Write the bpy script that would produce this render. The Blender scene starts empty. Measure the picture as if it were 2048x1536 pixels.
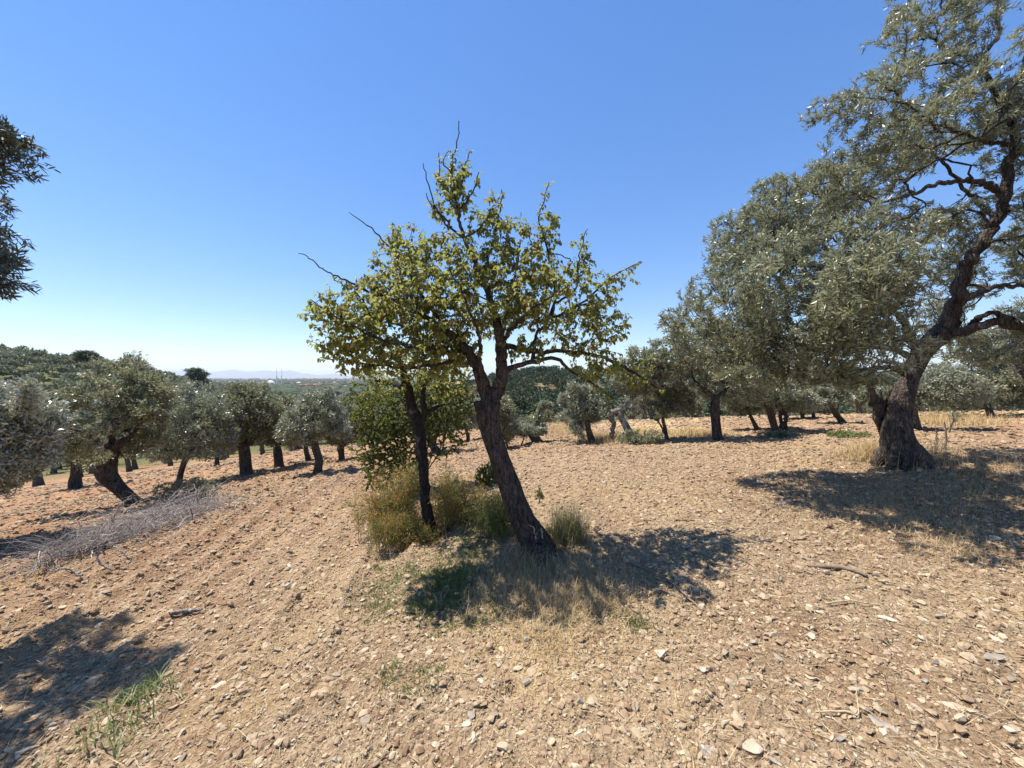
import bpy, math, random
import numpy as np
from mathutils import Vector

# ------------------------------------------------------------------ scene, camera, sky, sun
scene = bpy.context.scene
COL = scene.collection
F = 770.0            # focal length in photograph pixels (2048 wide)
HOR = 755.0          # row of the true horizon
EYE = 1.6

cd = bpy.data.cameras.new('camera')
cam = bpy.data.objects.new('camera', cd)
COL.objects.link(cam)
cam.location = (0, 0, EYE)
cam.rotation_euler = (math.pi/2, 0, 0)
cd.sensor_fit = 'HORIZONTAL'
cd.sensor_width = 36.0
cd.lens = 36.0*F/2048.0
cd.shift_y = -(768.0-HOR)/2048.0
cd.clip_start = 0.05
cd.clip_end = 60000.0
scene.camera = cam

SUN_EL = 66.0
SUN_AZ = -74.0       # from the view direction, negative is to the left
world = bpy.data.worlds.new('World')
scene.world = world
world.use_nodes = True
wn = world.node_tree
for n in list(wn.nodes): wn.nodes.remove(n)
sky = wn.nodes.new('ShaderNodeTexSky')
sky.sky_type = 'NISHITA'
sky.sun_disc = False
sky.sun_elevation = math.radians(SUN_EL)
sky.sun_rotation = math.radians(SUN_AZ)
sky.altitude = 100
sky.air_density = 1.0
sky.dust_density = 0.0
sky.ozone_density = 5.0
bg = wn.nodes.new('ShaderNodeBackground')
bg.inputs['Strength'].default_value = 0.15
wo = wn.nodes.new('ShaderNodeOutputWorld')
hs = wn.nodes.new('ShaderNodeHueSaturation')
hs.inputs['Saturation'].default_value = 1.42
hs.inputs['Hue'].default_value = 0.511
hs.inputs['Value'].default_value = 1.14
gm = wn.nodes.new('ShaderNodeGamma')
gm.inputs['Gamma'].default_value = 0.70
wn.links.new(sky.outputs[0], gm.inputs['Color'])
wn.links.new(gm.outputs[0], hs.inputs['Color'])
wn.links.new(hs.outputs[0], bg.inputs[0])
wn.links.new(bg.outputs[0], wo.inputs[0])

sd = bpy.data.lights.new('sun', 'SUN')
sd.energy = 5.0
sd.angle = math.radians(0.53)
sd.color = (1.0, 0.95, 0.87)
sun = bpy.data.objects.new('sun', sd)
COL.objects.link(sun)
az, el = math.radians(SUN_AZ), math.radians(SUN_EL)
SUN_DIR = Vector((math.sin(az)*math.cos(el), math.cos(az)*math.cos(el), math.sin(el)))
sun.rotation_euler = SUN_DIR.to_track_quat('Z', 'Y').to_euler()

scene.view_settings.view_transform = 'Standard'
scene.view_settings.look = 'None'
scene.view_settings.exposure = 0.92
scene.view_settings.gamma = 1.0
scene.cycles.max_bounces = 8
scene.cycles.diffuse_bounces = 3
scene.cycles.glossy_bounces = 2
scene.cycles.transmission_bounces = 4
scene.cycles.volume_bounces = 0
scene.cycles.use_denoising = True

# ------------------------------------------------------------------ noise
def _h(ix, iy, iz, seed):
    n = (ix.astype(np.int64)*73856093) ^ (iy.astype(np.int64)*19349663) ^ (iz.astype(np.int64)*83492791) ^ np.int64(seed*2654435761 % 2147483647)
    n = (n ^ (n >> 13))*np.int64(1274126177) & np.int64(0x7fffffff)
    n = (n ^ (n >> 16))*np.int64(668265263) & np.int64(0x7fffffff)
    n = n ^ (n >> 15)
    return (n & 0xffffff)/float(0xffffff)
def noise2(x, y, seed=0):
    x = np.asarray(x, float); y = np.asarray(y, float)
    ix = np.floor(x); iy = np.floor(y); fx = x-ix; fy = y-iy
    fx = fx*fx*(3-2*fx); fy = fy*fy*(3-2*fy); z = np.zeros_like(ix)
    a = _h(ix, iy, z, seed); b = _h(ix+1, iy, z, seed); c = _h(ix, iy+1, z, seed); d = _h(ix+1, iy+1, z, seed)
    return (a*(1-fx)+b*fx)*(1-fy)+(c*(1-fx)+d*fx)*fy
def fbm2(x, y, oct=4, seed=0, gain=.5):
    s = 0; a = 1; t = 0
    for i in range(oct):
        s = s+a*noise2(x*2**i+17.3*i, y*2**i-9.1*i, seed+i); t += a; a *= gain
    return s/t*2-1
def noise3(p, seed=0):
    i = np.floor(p); f = p-i; f = f*f*(3-2*f); r = 0
    for dx in (0, 1):
        for dy in (0, 1):
            for dz in (0, 1):
                w = (f[:, 0] if dx else 1-f[:, 0])*(f[:, 1] if dy else 1-f[:, 1])*(f[:, 2] if dz else 1-f[:, 2])
                r = r+w*_h(i[:, 0]+dx, i[:, 1]+dy, i[:, 2]+dz, seed)
    return r*2-1
def lumps(x, y, cell, seed, rmin=.25, rmax=.62, dens=.8):
    """rounded lumps scattered over the plane, height 0..1"""
    u = x/cell; v = y/cell; iu = np.floor(u); iv = np.floor(v); out = np.zeros_like(u); z = np.zeros_like(u)
    for dx in (-1, 0, 1):
        for dy in (-1, 0, 1):
            cx = iu+dx; cy = iv+dy
            px = cx+_h(cx, cy, z, seed); py = cy+_h(cx, cy, z, seed+1)
            R = rmin+(rmax-rmin)*_h(cx, cy, z, seed+2)
            an = _h(cx, cy, z, seed+5)*3.14; ca = np.cos(an); sa = np.sin(an)
            ex = (u-px)*ca+(v-py)*sa; ey = (-(u-px)*sa+(v-py)*ca)*1.45
            H = np.where(_h(cx, cy, z, seed+4) < dens, .4+.6*_h(cx, cy, z, seed+3), 0)
            q = np.clip(1-(ex*ex+ey*ey)/(R*R), 0, 1)
            out = np.maximum(out, H*R/rmax*q**.55)
    return out
def sstep(a, b, x):
    t = np.clip((x-a)/(b-a), 0, 1); return t*t*(3-2*t)

# ------------------------------------------------------------------ terrain shape
def softp(x, k):      # soft max(0,x)
    return k*np.logaddexp(0, np.asarray(x, float)/k)
_RR = np.array([0, 30, 45, 60, 95, 150, 240, 420, 700, 1000, 5000, 40000.])
_RZ = np.array([-3, -4.5, -6.5, -8, -9.3, -11, -13, -16.5, -19, -20, -20, -20.])
def ground_z(x, y):
    x = np.asarray(x, float); y = np.asarray(y, float)
    near = .05*softp(x, 1.2)-.115*softp(-x, 1.2)-.03*1.2*0
    near = near+(.115-.05)*1.2*math.log(2)
    near = near-.08*softp(y-5, 1.0)
    near = near+.10*np.exp(-((x+.1)**2/.9+(y-3.75)**2/.5))+.12*np.exp(-((x-6.4)**2/1.6+(y-6.3)**2/1.3))
    near = near+.05*fbm2(x*.35, y*.35, 2, 5)*sstep(1, 6, np.hypot(x, y))
    r = np.hypot(x, y)
    far = np.interp(r, _RR, _RZ)
    far = far+18.5*np.exp(-((x+146)**2/(2*41.**2)+(y-97)**2/(2*40.**2)))
    ridge = np.exp(-((y-235-.05*x)**2/(2*62.**2)))*1/(1+np.exp(-(x+22)/11.))
    far = far+ridge*(15.0+2.2*fbm2(x*.012, y*.012, 2, 9))
    far = far+fbm2(x*.02, y*.02, 3, 3)*1.0*sstep(40, 90, r)*(1-sstep(250, 500, r))
    t = sstep(24, 58, r)
    return near*(1-t)+far*t
def gz(x, y): return float(ground_z(np.array([x]), np.array([y]))[0])
def ray_ground(px, py):
    """point of the terrain seen at photograph pixel (px, py)"""
    a = (px-1024)/F; b = -(py-HOR)/F
    Y = .4*1.03**np.arange(235)
    for _ in range(3):
        u = EYE+b*Y <= ground_z(a*Y, Y)
        k = int(np.argmax(u)) if u.any() else len(Y)-1
        Y = np.linspace(Y[max(k-1, 0)], Y[k], 14)
    h = float(Y[-1])
    return Vector((a*h, h, gz(a*h, h)))
def P(px, py, Y):
    return np.array(((px-1024)/F*Y, Y, EYE-(py-HOR)/F*Y))

# ------------------------------------------------------------------ mesh helpers
def link(o, parent=None):
    COL.objects.link(o)
    if parent is not None: o.parent = parent
    return o
def mk_mesh(name, verts, faces, smooth=True):
    """faces: list of (M,k) int arrays"""
    me = bpy.data.meshes.new(name)
    verts = np.asarray(verts, np.float32)
    faces = [np.asarray(f, np.int32) for f in faces if len(f)]
    me.vertices.add(len(verts)); me.vertices.foreach_set('co', verts.ravel())
    nl = sum(f.size for f in faces); nf = sum(len(f) for f in faces)
    me.loops.add(nl); me.loops.foreach_set('vertex_index', np.concatenate([f.ravel() for f in faces]))
    me.polygons.add(nf)
    st = []; o = 0
    for f in faces:
        st.append(o+np.arange(len(f))*f.shape[1]); o += f.size
    me.polygons.foreach_set('loop_start', np.concatenate(st).astype(np.int32))
    me.polygons.foreach_set('use_smooth', np.full(nf, smooth))
    me.update(calc_edges=True)
    return me
def mesh_obj(name, verts, faces, mat, parent=None, smooth=True, origin=None):
    v = np.asarray(verts, float)
    if origin is not None: v = v-np.asarray(origin, float)
    me = mk_mesh(name, v, faces, smooth)
    me.materials.append(mat)
    o = bpy.data.objects.new(name, me)
    if parent is None and origin is not None: o.location = tuple(origin)
    return link(o, parent)
def tag(o, label=None, cat=None, group=None, kind=None):
    if label: o['label'] = label
    if cat: o['category'] = cat
    if group: o['group'] = group
    if kind: o['kind'] = kind
    return o
def thing(name, loc, label, cat, group=None):
    o = bpy.data.objects.new(name, None); o.empty_display_size = .2
    o.location = tuple(loc); COL.objects.link(o)
    return tag(o, label, cat, group)
def copy_thing(root, loc, rz, sc, label, group):
    r = root.copy(); COL.objects.link(r); r.location = tuple(loc); r.rotation_euler = (0, 0, rz); r.scale = sc
    if label: r['label'] = label
    if group: r['group'] = group
    for ch in root.children:
        c = ch.copy(); COL.objects.link(c); c.parent = r
    return r
class Parts:
    """gathers verts/faces"""
    def __init__(s): s.v = []; s.f = {}; s.n = 0
    def add(s, v, faces):
        v = np.asarray(v, float)
        for f in faces:
            f = np.asarray(f, int)
            if len(f): s.f.setdefault(f.shape[1], []).append(f+s.n)
        s.v.append(v); s.n += len(v)
    def faces(s): return [np.concatenate(a) for a in s.f.values()]
    def obj(s, name, mat, parent=None, smooth=True, origin=None):
        if not s.v: return None
        return mesh_obj(name, np.concatenate(s.v), s.faces(), mat, parent, smooth, origin)
def box(p, x0, x1, y0, y1, z0, z1):
    v = [(x, y, z) for z in (z0, z1) for y in (y0, y1) for x in (x0, x1)]
    p.add(v, [[(0, 2, 3, 1), (4, 5, 7, 6), (0, 1, 5, 4), (2, 6, 7, 3), (0, 4, 6, 2), (1, 3, 7, 5)]])

# ------------------------------------------------------------------ skeletons and tubes
class Skel:
    def __init__(s, cap=30000):
        s.p = np.zeros((cap, 3)); s.d = np.zeros((cap, 3)); s.par = np.full(cap, -1); s.r = np.zeros(cap)
        s.fix = np.zeros(cap, bool); s.ok = np.zeros(cap, bool); s.n = 0
    def add(s, p, par, r=0, fix=False, ok=True):
        i = s.n; s.p[i] = p; s.par[i] = par; s.r[i] = r; s.fix[i] = fix; s.ok[i] = ok
        if par >= 0:
            d = s.p[i]-s.p[par]; s.d[i] = d/(np.linalg.norm(d)+1e-9)
        s.n += 1; return i
    def nearest(s, p, fixed=False):
        d = np.linalg.norm(s.p[:s.n]-np.asarray(p), axis=1)
        if fixed: d = np.where(s.fix[:s.n], d, 1e9)
        return int(np.argmin(d))
    def path(s, pts, rad, par=-1, step=.06, wob=.0, rng=None, ok_from=0.0):
        """smooth path through pts with radii; par = parent node or -1"""
        pts = np.asarray(pts, float); rad = np.asarray(rad, float)
        n = len(pts); ext = np.vstack([2*pts[0]-pts[1], pts, 2*pts[-1]-pts[-2]])
        last = par; tot = max(1e-6, sum(np.linalg.norm(pts[i+1]-pts[i]) for i in range(n-1))); run = 0
        out = []
        for i in range(n-1):
            L = np.linalg.norm(pts[i+1]-pts[i]); k = max(1, int(math.ceil(L/step)))
            for j in range(k+(1 if i == n-2 else 0)):
                t = j/k
                a, b, c, e = ext[i], ext[i+1], ext[i+2], ext[i+3]
                q = .5*((2*b)+(-a+c)*t+(2*a-5*b+4*c-e)*t*t+(-a+3*b-3*c+e)*t**3)
                r = rad[i]*(1-t)+rad[i+1]*t
                if wob and rng is not None and (i or j): q = q+rng.normal(0, wob, 3)
                if i == 0 and j == 0 and par >= 0: continue
                run_t = (run+L*t)/tot
                last = s.add(q, last, r, True, run_t >= ok_from); out.append(last)
            run += L
        return out
    def grow(s, pts, step, rng, jit=.25, ang=.7, droop=0.):
        pts = np.asarray(pts, float)
        okp = s.p[:s.n][s.ok[:s.n]]
        dist = np.array([np.min(np.linalg.norm(okp-q, axis=1)) for q in pts])
        for q in pts[np.argsort(dist)]:
            n = s.n
            if n > len(s.p)-60: break
            v = q-s.p[:n]; d = np.linalg.norm(v, axis=1)+1e-9
            cosv = np.einsum('ij,ij->i', v, s.d[:n])/d
            cost = d*(1+ang*(1-cosv)); cost[~s.ok[:n]] = 1e9
            i = int(np.argmin(cost)); L = d[i]
            if L < step*.5: continue
            k = max(1, int(math.ceil(L/step)))
            p0 = s.p[i].copy(); t0 = s.d[i]*L*.5; last = i
            off = rng.normal(0, 1, 3)*L*.09
            for j in range(1, k+1):
                t = j/k; h = t*t*(3-2*t)
                b = p0+(q-p0)*t+t0*(t*(1-t)**2)*1.2+off*math.sin(math.pi*t)
                if j < k: b = b+rng.normal(0, jit*step*.35, 3)
                b[2] -= droop*L*t*t*.3
                last = s.add(b, last)
    def radii(s, tip, expo=.5, cap=.72):
        n = s.n; cnt = np.ones(n); par = s.par
        for i in range(n-1, 0, -1):
            if par[i] >= 0: cnt[par[i]] += cnt[i]*.999
        s.cnt = cnt
        lv = np.zeros(n)
        haschild = np.zeros(n, bool); haschild[par[:n][par[:n] >= 0]] = True
        for i in range(n-1, -1, -1):
            if not haschild[i]: lv[i] = 1
            if par[i] >= 0: lv[par[i]] += lv[i]
        s.lv = lv
        for i in range(n):
            if s.fix[i]: continue
            r = tip*lv[i]**expo
            r = min(r, s.r[par[i]]*(cap if s.fix[par[i]] else 1.0)) if par[i] >= 0 else r
            s.r[i] = max(r, tip*.7)
    def chains(s):
        n = s.n; kids = [[] for _ in range(n)]
        for i in range(n):
            if s.par[i] >= 0: kids[s.par[i]].append(i)
        start = [(-1, i) for i in range(n) if s.par[i] < 0]; out = []
        while start:
            b, i = start.pop(); c = [b] if b >= 0 else []; c.append(i)
            while kids[i]:
                ks = kids[i]
                m = max(ks, key=lambda k: (s.fix[k] and s.fix[i], s.r[k], s.cnt[k]))
                # a fixed path that continues keeps its own chain
                for k in ks:
                    if k != m: start.append((i, k))
                c.append(m); i = m
            out.append(c)
        return out
def tubes(sk, sel=lambda r: True, sides=lambda r: 3 if r < .006 else (5 if r < .02 else (8 if r < .05 else 18)), amp=.0, freq=6., seed=0, ridge=0., flare=None):
    """tubes along the chains whose largest radius passes sel"""
    groups = {}
    for c in sk.chains():
        idx = np.array(c); rr = sk.r[idx].copy()
        if len(idx) < 2: continue
        own = rr[1:] if c[0] != 0 else rr
        mx = own.max()
        if not sel(mx): continue
        if rr[0] > rr[1]*1.3: rr[0] = rr[1]*1.15
        groups.setdefault(sides(mx), []).append((sk.p[idx], rr))
    out = Parts()
    for k, lst in groups.items():
        pts = np.concatenate([a for a, _ in lst]); rad = np.concatenate([b for _, b in lst])
        ln = np.array([len(a) for a, _ in lst]); en = np.cumsum(ln); stt = en-ln
        tan = np.zeros_like(pts)
        tan[1:-1] = pts[2:]-pts[:-2]
        tan[stt] = pts[stt+1]-pts[stt]; tan[en-1] = pts[en-1]-pts[en-2]
        tan /= np.linalg.norm(tan, axis=1)[:, None]+1e-9
        ref = np.zeros_like(pts)
        for a, e in zip(stt, en):
            m = np.abs(tan[a:e]).max(axis=0)
            ref[a:e, int(np.argmin(m))] = 1
        n1 = np.cross(tan, ref); n1 /= np.linalg.norm(n1, axis=1)[:, None]+1e-9
        n2 = np.cross(tan, n1)
        th = np.arange(k)*2*math.pi/k
        ring = (n1[:, None, :]*np.cos(th)[None, :, None]+n2[:, None, :]*np.sin(th)[None, :, None])
        R = np.repeat(rad[:, None], k, 1)
        V = (pts[:, None, :]+ring*R[..., None]).reshape(-1, 3)
        if amp and k >= 8:
            nn = noise3(V*np.array([freq, freq, freq*.45]), seed)*.6+noise3(V*np.array([freq*2.7, freq*2.7, freq*.8]), seed+3)*.35+noise3(V*np.array([freq*7, freq*7, freq*2.]), seed+7)*.18
            if ridge:
                an = np.arctan2(np.einsum('ijk,ik->ij', ring, n2), np.einsum('ijk,ik->ij', ring, n1)).reshape(-1)
                nn = nn+ridge*(np.sin(an*4+V[:, 2]*2.0+noise3(V*2, seed+1)*2.)+.7*np.abs(np.sin(an*6+V[:, 2]*1.5+noise3(V*3, seed+2)*2.))-.3)
            R2 = R.reshape(-1)*(1+amp*nn)
            V = (pts[:, None, :]+ring*R2.reshape(-1, k)[..., None]).reshape(-1, 3)
        seg = np.setdiff1d(np.arange(len(pts)-1), en[:-1]-1)
        j = np.arange(k); j2 = (j+1) % k
        q = np.stack([seg[:, None]*k+j, seg[:, None]*k+j2, (seg[:, None]+1)*k+j2, (seg[:, None]+1)*k+j], -1).reshape(-1, 4)
        tips = np.concatenate([(e-1)*k+j[None, :] for e in en]) if k > 4 else np.zeros((0, 3))
        fs = [q]
        if k > 4: fs.append(np.array([(e-1)*k+j for e in en]))
        out.add(V, fs)
    return out

# ------------------------------------------------------------------ leaves
def unit(a): return a/(np.linalg.norm(a, axis=-1, keepdims=True)+1e-9)
def place(tv, tf, pos, d, nrm, L, W, H=None):
    """template verts tv (x along leaf, y across, z normal) placed many times"""
    d = unit(d); s = unit(np.cross(nrm, d)); n = np.cross(d, s)
    H = W if H is None else H
    V = pos[:, None, :]+d[:, None, :]*(tv[None, :, 0, None]*L[:, None, None])+s[:, None, :]*(tv[None, :, 1, None]*W[:, None, None])+n[:, None, :]*(tv[None, :, 2, None]*H[:, None, None])
    m = len(pos); k = len(tv); out = []
    for f in tf:
        f = np.asarray(f); out.append((np.arange(m)[:, None, None]*k+f[None]).reshape(-1, f.shape[1]))
    return V.reshape(-1, 3), out
# olive leaf: narrow lance shape, slightly bent.  6 verts
OLV = np.array([(0, 0, 0), (.35, -.5, .06), (.35, .5, .06), (.72, -.36, .04), (.72, .36, .04), (1, 0, -.25)])
OLF = [np.array([(1, 3, 4, 2)]), np.array([(0, 1, 2), (3, 5, 4)])]
DIAV = np.array([(0, 0, 0), (.5, -.5, .05), (1, 0, 0), (.5, .5, .05)])
DIAF = [np.array([(0, 1, 2, 3)])]
# pear leaf: oval folded along the midrib and drooping, with a petiole.  x length, y half widths
PRV = np.array([(0, 0, 0), (.28, 0, 0), (.42, -.42, .22), (.42, .42, .22), (.62, 0, -.05), (.64, -.5, .2), (.64, .5, .2), (.84, 0, -.16), (.84, -.34, .02), (.84, .34, .02), (1.04, 0, -.38), (.02, -.035, 0), (.02, .035, 0)])
PRF = [np.array([(1, 2, 5, 4), (1, 4, 6, 3), (4, 5, 8, 7), (4, 7, 9, 6)]), np.array([(7, 8, 10), (7, 10, 9), (11, 1, 12)])]
def twig_nodes(sk, maxlv, fixr=.0):
    i = np.arange(sk.n)
    m = (sk.par[:sk.n] >= 0) & (((~sk.fix[:sk.n]) & (sk.lv <= maxlv)) | (sk.fix[:sk.n] & (sk.r[:sk.n] < fixr)))
    return i[m]
def scatter_on(sk, nodes, n, rng):
    """n random points along the segments ending at nodes, weight by length"""
    a = sk.p[sk.par[nodes]]; b = sk.p[nodes]; L = np.linalg.norm(b-a, axis=1)
    k = rng.choice(len(nodes), n, p=L/L.sum()); t = rng.random(n)[:, None]
    return a[k]*(1-t)+b[k]*t, unit(b[k]-a[k]), nodes[k]
def leaf_cloud(sk, n, rng, L, W, maxlv=8, out=.8, up=.25, fixr=0., tmpl='olive', centre=None, droop=0., jit=0., nb=.8):
    nodes = twig_nodes(sk, maxlv, fixr)
    pos, d, _ = scatter_on(sk, nodes, n, rng)
    rnd = unit(rng.normal(0, 1, (n, 3)))
    side = unit(np.cross(d, rnd))
    if jit: pos = pos+rng.normal(0, jit, (n, 3))
    ld = unit(d*.75+side*out+np.array([0, 0, up])*rng.random((n, 1))-np.array([0, 0, droop])*rng.random((n, 1)))
    nr = unit(rng.normal(0, 1, (n, 3))*.75+np.array([0, 0, nb]))
    l = L*(.65+.6*rng.random(n)); w = W*(.75+.5*rng.random(n))
    tv, tf = {'olive': (OLV, OLF), 'dia': (DIAV, DIAF), 'pear': (PRV, PRF)}[tmpl]
    return place(tv, tf, pos, ld, nr, l, w)
def blob_pts(blobs, n, rng, thin=0., seed=0, freq=1.5, shell=.33):
    """points inside ellipsoids (cx,cy,cz,rx,ry,rz[,w])"""
    vol = np.array([(b[3]*b[4]*b[5])**.8*(b[6] if len(b) > 6 else 1) for b in blobs])
    k = rng.choice(len(blobs), n*2, p=vol/vol.sum()); B = np.array([b[:6] for b in blobs])[k]
    u = unit(rng.normal(0, 1, (n*2, 3)))*(rng.random((n*2, 1))**shell)
    q = B[:, :3]+u*B[:, 3:6]
    keep = noise3(q*freq+31.7, seed) > thin
    return q[keep][:n]
# ------------------------------------------------------------------ materials
def new_mat(name):
    m = bpy.data.materials.new(name); m.use_nodes = True
    nt = m.node_tree
    for n in list(nt.nodes): nt.nodes.remove(n)
    return m, nt
def N(nt, t, **kw):
    n = nt.nodes.new(t)
    for k, v in kw.items(): setattr(n, k, v)
    return n
def ramp(nt, cols, fac=None, interp='LINEAR'):
    r = N(nt, 'ShaderNodeValToRGB'); cr = r.color_ramp; cr.interpolation = interp
    while len(cr.elements) < len(cols): cr.elements.new(.5)
    for e, (p, c) in zip(cr.elements, cols): e.position = p; e.color = (*c, 1)
    if fac is not None: nt.links.new(fac, r.inputs[0])
    return r
def mix(nt, fac, a, b, mode='MIX'):
    m = N(nt, 'ShaderNodeMix', data_type='RGBA', blend_type=mode)
    for s, v in ((0, fac), (6, a), (7, b)):
        if hasattr(v, 'is_output'): nt.links.new(v, m.inputs[s])
        elif s == 0: m.inputs[0].default_value = v
        else: m.inputs[s].default_value = (*v, 1)
    return m.outputs[2]
def noise_n(nt, scale, detail=4, rough=.55, vec=None, dist=0.):
    n = N(nt, 'ShaderNodeTexNoise'); n.inputs['Scale'].default_value = scale; n.inputs['Detail'].default_value = detail
    n.inputs['Roughness'].default_value = rough; n.inputs['Distortion'].default_value = dist
    if vec is not None: nt.links.new(vec, n.inputs['Vector'])
    return n.outputs['Fac']
def objco(nt, scale=(1, 1, 1)):
    t = N(nt, 'ShaderNodeTexCoord'); m = N(nt, 'ShaderNodeMapping'); m.inputs['Scale'].default_value = scale
    nt.links.new(t.outputs['Object'], m.inputs[0]); return m.outputs[0]
def finish(nt, sh):
    o = N(nt, 'ShaderNodeOutputMaterial'); nt.links.new(sh, o.inputs[0])
def principled(nt, col, rough=.8, spec=.3, normal=None):
    b = N(nt, 'ShaderNodeBsdfPrincipled')
    if hasattr(col, 'is_output'): nt.links.new(col, b.inputs['Base Color'])
    else: b.inputs['Base Color'].default_value = (*col, 1)
    b.inputs['Roughness'].default_value = rough; b.inputs['Specular IOR Level'].default_value = spec
    if normal is not None: nt.links.new(normal, b.inputs['Normal'])
    return b
def bump(nt, h, strength=.5, dist=.02):
    b = N(nt, 'ShaderNodeBump'); b.inputs['Strength'].default_value = strength; b.inputs['Distance'].default_value = dist
    nt.links.new(h, b.inputs['Height']); return b.outputs[0]
def leaf_mat(name, cols, under=None, rough=.4, spec=.5, tr=.3, trcol=(.25, .35, .05), patch=None):
    m, nt = new_mat(name)
    g = N(nt, 'ShaderNodeNewGeometry')
    r = ramp(nt, [(i/(len(cols)-1), c) for i, c in enumerate(cols)], g.outputs['Random Per Island'])
    c = r.outputs[0]
    if patch:
        nz = noise_n(nt, patch[1], 2, .5, objco(nt))
        rr = ramp(nt, [(patch[2], (0, 0, 0)), (patch[2]+.12, (1, 1, 1))], nz)
        c = mix(nt, rr.outputs[0], c, patch[0])
    if under:
        c = mix(nt, g.outputs['Backfacing'], c, under)
    p = principled(nt, c, rough, spec)
    t = N(nt, 'ShaderNodeBsdfTranslucent')
    tc = mix(nt, .5, c, trcol); nt.links.new(tc, t.inputs[0])
    ms = N(nt, 'ShaderNodeMixShader'); ms.inputs[0].default_value = tr
    nt.links.new(p.outputs[0], ms.inputs[1]); nt.links.new(t.outputs[0], ms.inputs[2])
    finish(nt, ms.outputs[0]); return m
def bark_mat(name, c1, c2, c3, scale=1., strength=.9, lich=.62):
    m, nt = new_mat(name)
    co = objco(nt, (scale, scale, scale*.28))
    n1 = noise_n(nt, 18, 6, .65, co, .4); n2 = noise_n(nt, 60, 5, .6, objco(nt, (scale, scale, scale*.5)))
    n3 = noise_n(nt, 3.2, 4, .6, objco(nt, (scale,)*3))
    c = ramp(nt, [(.32, c1), (.62, c2)], n1).outputs[0]
    c = mix(nt, ramp(nt, [(lich, (0, 0, 0)), (lich+.1, (1, 1, 1))], n3).outputs[0], c, c3)
    vo = N(nt, 'ShaderNodeTexVoronoi'); vo.feature = 'DISTANCE_TO_EDGE'; vo.inputs['Scale'].default_value = 26
    nt.links.new(objco(nt, (scale*1.2, scale*1.2, scale*.3)), vo.inputs['Vector'])
    c = mix(nt, .8, c, ramp(nt, [(.0, (.22, .2, .19)), (.13, (1, 1, 1))], vo.outputs[0]).outputs[0], 'MULTIPLY')
    ad = N(nt, 'ShaderNodeMath', operation='MULTIPLY_ADD'); nt.links.new(n1, ad.inputs[0]); ad.inputs[1].default_value = 1.4; nt.links.new(n2, ad.inputs[2])
    ad2 = N(nt, 'ShaderNodeMath', operation='MULTIPLY_ADD'); nt.links.new(vo.outputs[0], ad2.inputs[0]); ad2.inputs[1].default_value = 2.2; nt.links.new(ad.outputs[0], ad2.inputs[2])
    p = principled(nt, c, .9, .15, bump(nt, ad2.outputs[0], strength, .018/scale))
    finish(nt, p.outputs[0]); return m
def plain_mat(name, col, rough=.85, spec=.2, var=.25, scale=8.):
    m, nt = new_mat(name)
    n = noise_n(nt, scale, 5, .6, objco(nt))
    d = tuple(x*(1-var) for x in col); l = tuple(min(1, x*(1+var)) for x in col)
    c = ramp(nt, [(.3, d), (.7, l)], n).outputs[0]
    p = principled(nt, c, rough, spec, bump(nt, n, .25, .01)); finish(nt, p.outputs[0]); return m
def island_mat(name, cols, rough=.9, spec=.2, nscale=60., bmp=.35, interp='LINEAR'):
    m, nt = new_mat(name)
    g = N(nt, 'ShaderNodeNewGeometry')
    c = ramp(nt, [(i/(len(cols)-1), c) for i, c in enumerate(cols)], g.outputs['Random Per Island'], interp).outputs[0]
    n = noise_n(nt, nscale, 4, .6, objco(nt))
    c = mix(nt, .55, c, ramp(nt, [(.25, (.35, .33, .32)), (.75, (1, 1, 1))], n).outputs[0], 'MULTIPLY')
    p = principled(nt, c, rough, spec, bump(nt, n, bmp, .006) if bmp else None); finish(nt, p.outputs[0]); return m

M = {}
M['olive_leaf'] = leaf_mat('olive_leaf', [(.085, .09, .045), (.135, .14, .07), (.19, .19, .10), (.25, .24, .135)], (.33, .34, .24), .38, .6, .34, (.26, .28, .10), ((.15, .12, .045), .9, .64))
M['olive_leaf_far'] = leaf_mat('olive_leaf_far', [(.09, .10, .055), (.14, .15, .085), (.20, .20, .12)], (.28, .29, .2), .55, .4, .3, (.14, .17, .06))
M['dark_leaf'] = leaf_mat('dark_leaf', [(.02, .034, .014), (.035, .055, .022), (.05, .07, .03)], None, .55, .35, .15, (.08, .12, .02))
M['olive_leaf_warm'] = leaf_mat('olive_leaf_warm', [(.09, .095, .045), (.145, .148, .07), (.20, .195, .10), (.25, .235, .135)], (.33, .33, .22), .42, .5, .34, (.28, .28, .10), ((.17, .145, .07), .7, .66))
M['olive_leaf_silver'] = leaf_mat('olive_leaf_silver', [(.11, .12, .07), (.17, .178, .105), (.24, .245, .155), (.29, .285, .2)], (.37, .38, .29), .36, .6, .3, (.25, .28, .12))
M['sunlit_olive_leaf'] = leaf_mat('sunlit_olive_leaf', [(.18, .18, .11), (.30, .30, .2), (.45, .44, .33)], (.45, .45, .36), .25, 1., .2, (.2, .24, .08))  # sunlight and glints on the foliage are put into these paler leaf colours
M['shade_olive_leaf'] = leaf_mat('shade_olive_leaf', [(.035, .042, .022), (.06, .068, .034), (.09, .095, .05)], (.13, .14, .1), .5, .4, .12, (.1, .13, .03))  # darkened copy of the olive leaf: shade seen from below is in the colour
M['pear_leaf'] = leaf_mat('pear_leaf', [(.06, .085, .018), (.10, .12, .022), (.15, .155, .028), (.24, .19, .04), (.30, .15, .05)], (.22, .24, .10), .48, .35, .5, (.42, .42, .05))
M['shrub_leaf'] = leaf_mat('shrub_leaf', [(.075, .09, .022), (.135, .15, .034), (.20, .205, .055)], None, .42, .5, .38, (.35, .42, .05))
M['fern_green'] = leaf_mat('fern_green', [(.07, .10, .025), (.12, .145, .035), (.2, .18, .05)], None, .6, .3, .35, (.25, .28, .05))
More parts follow.
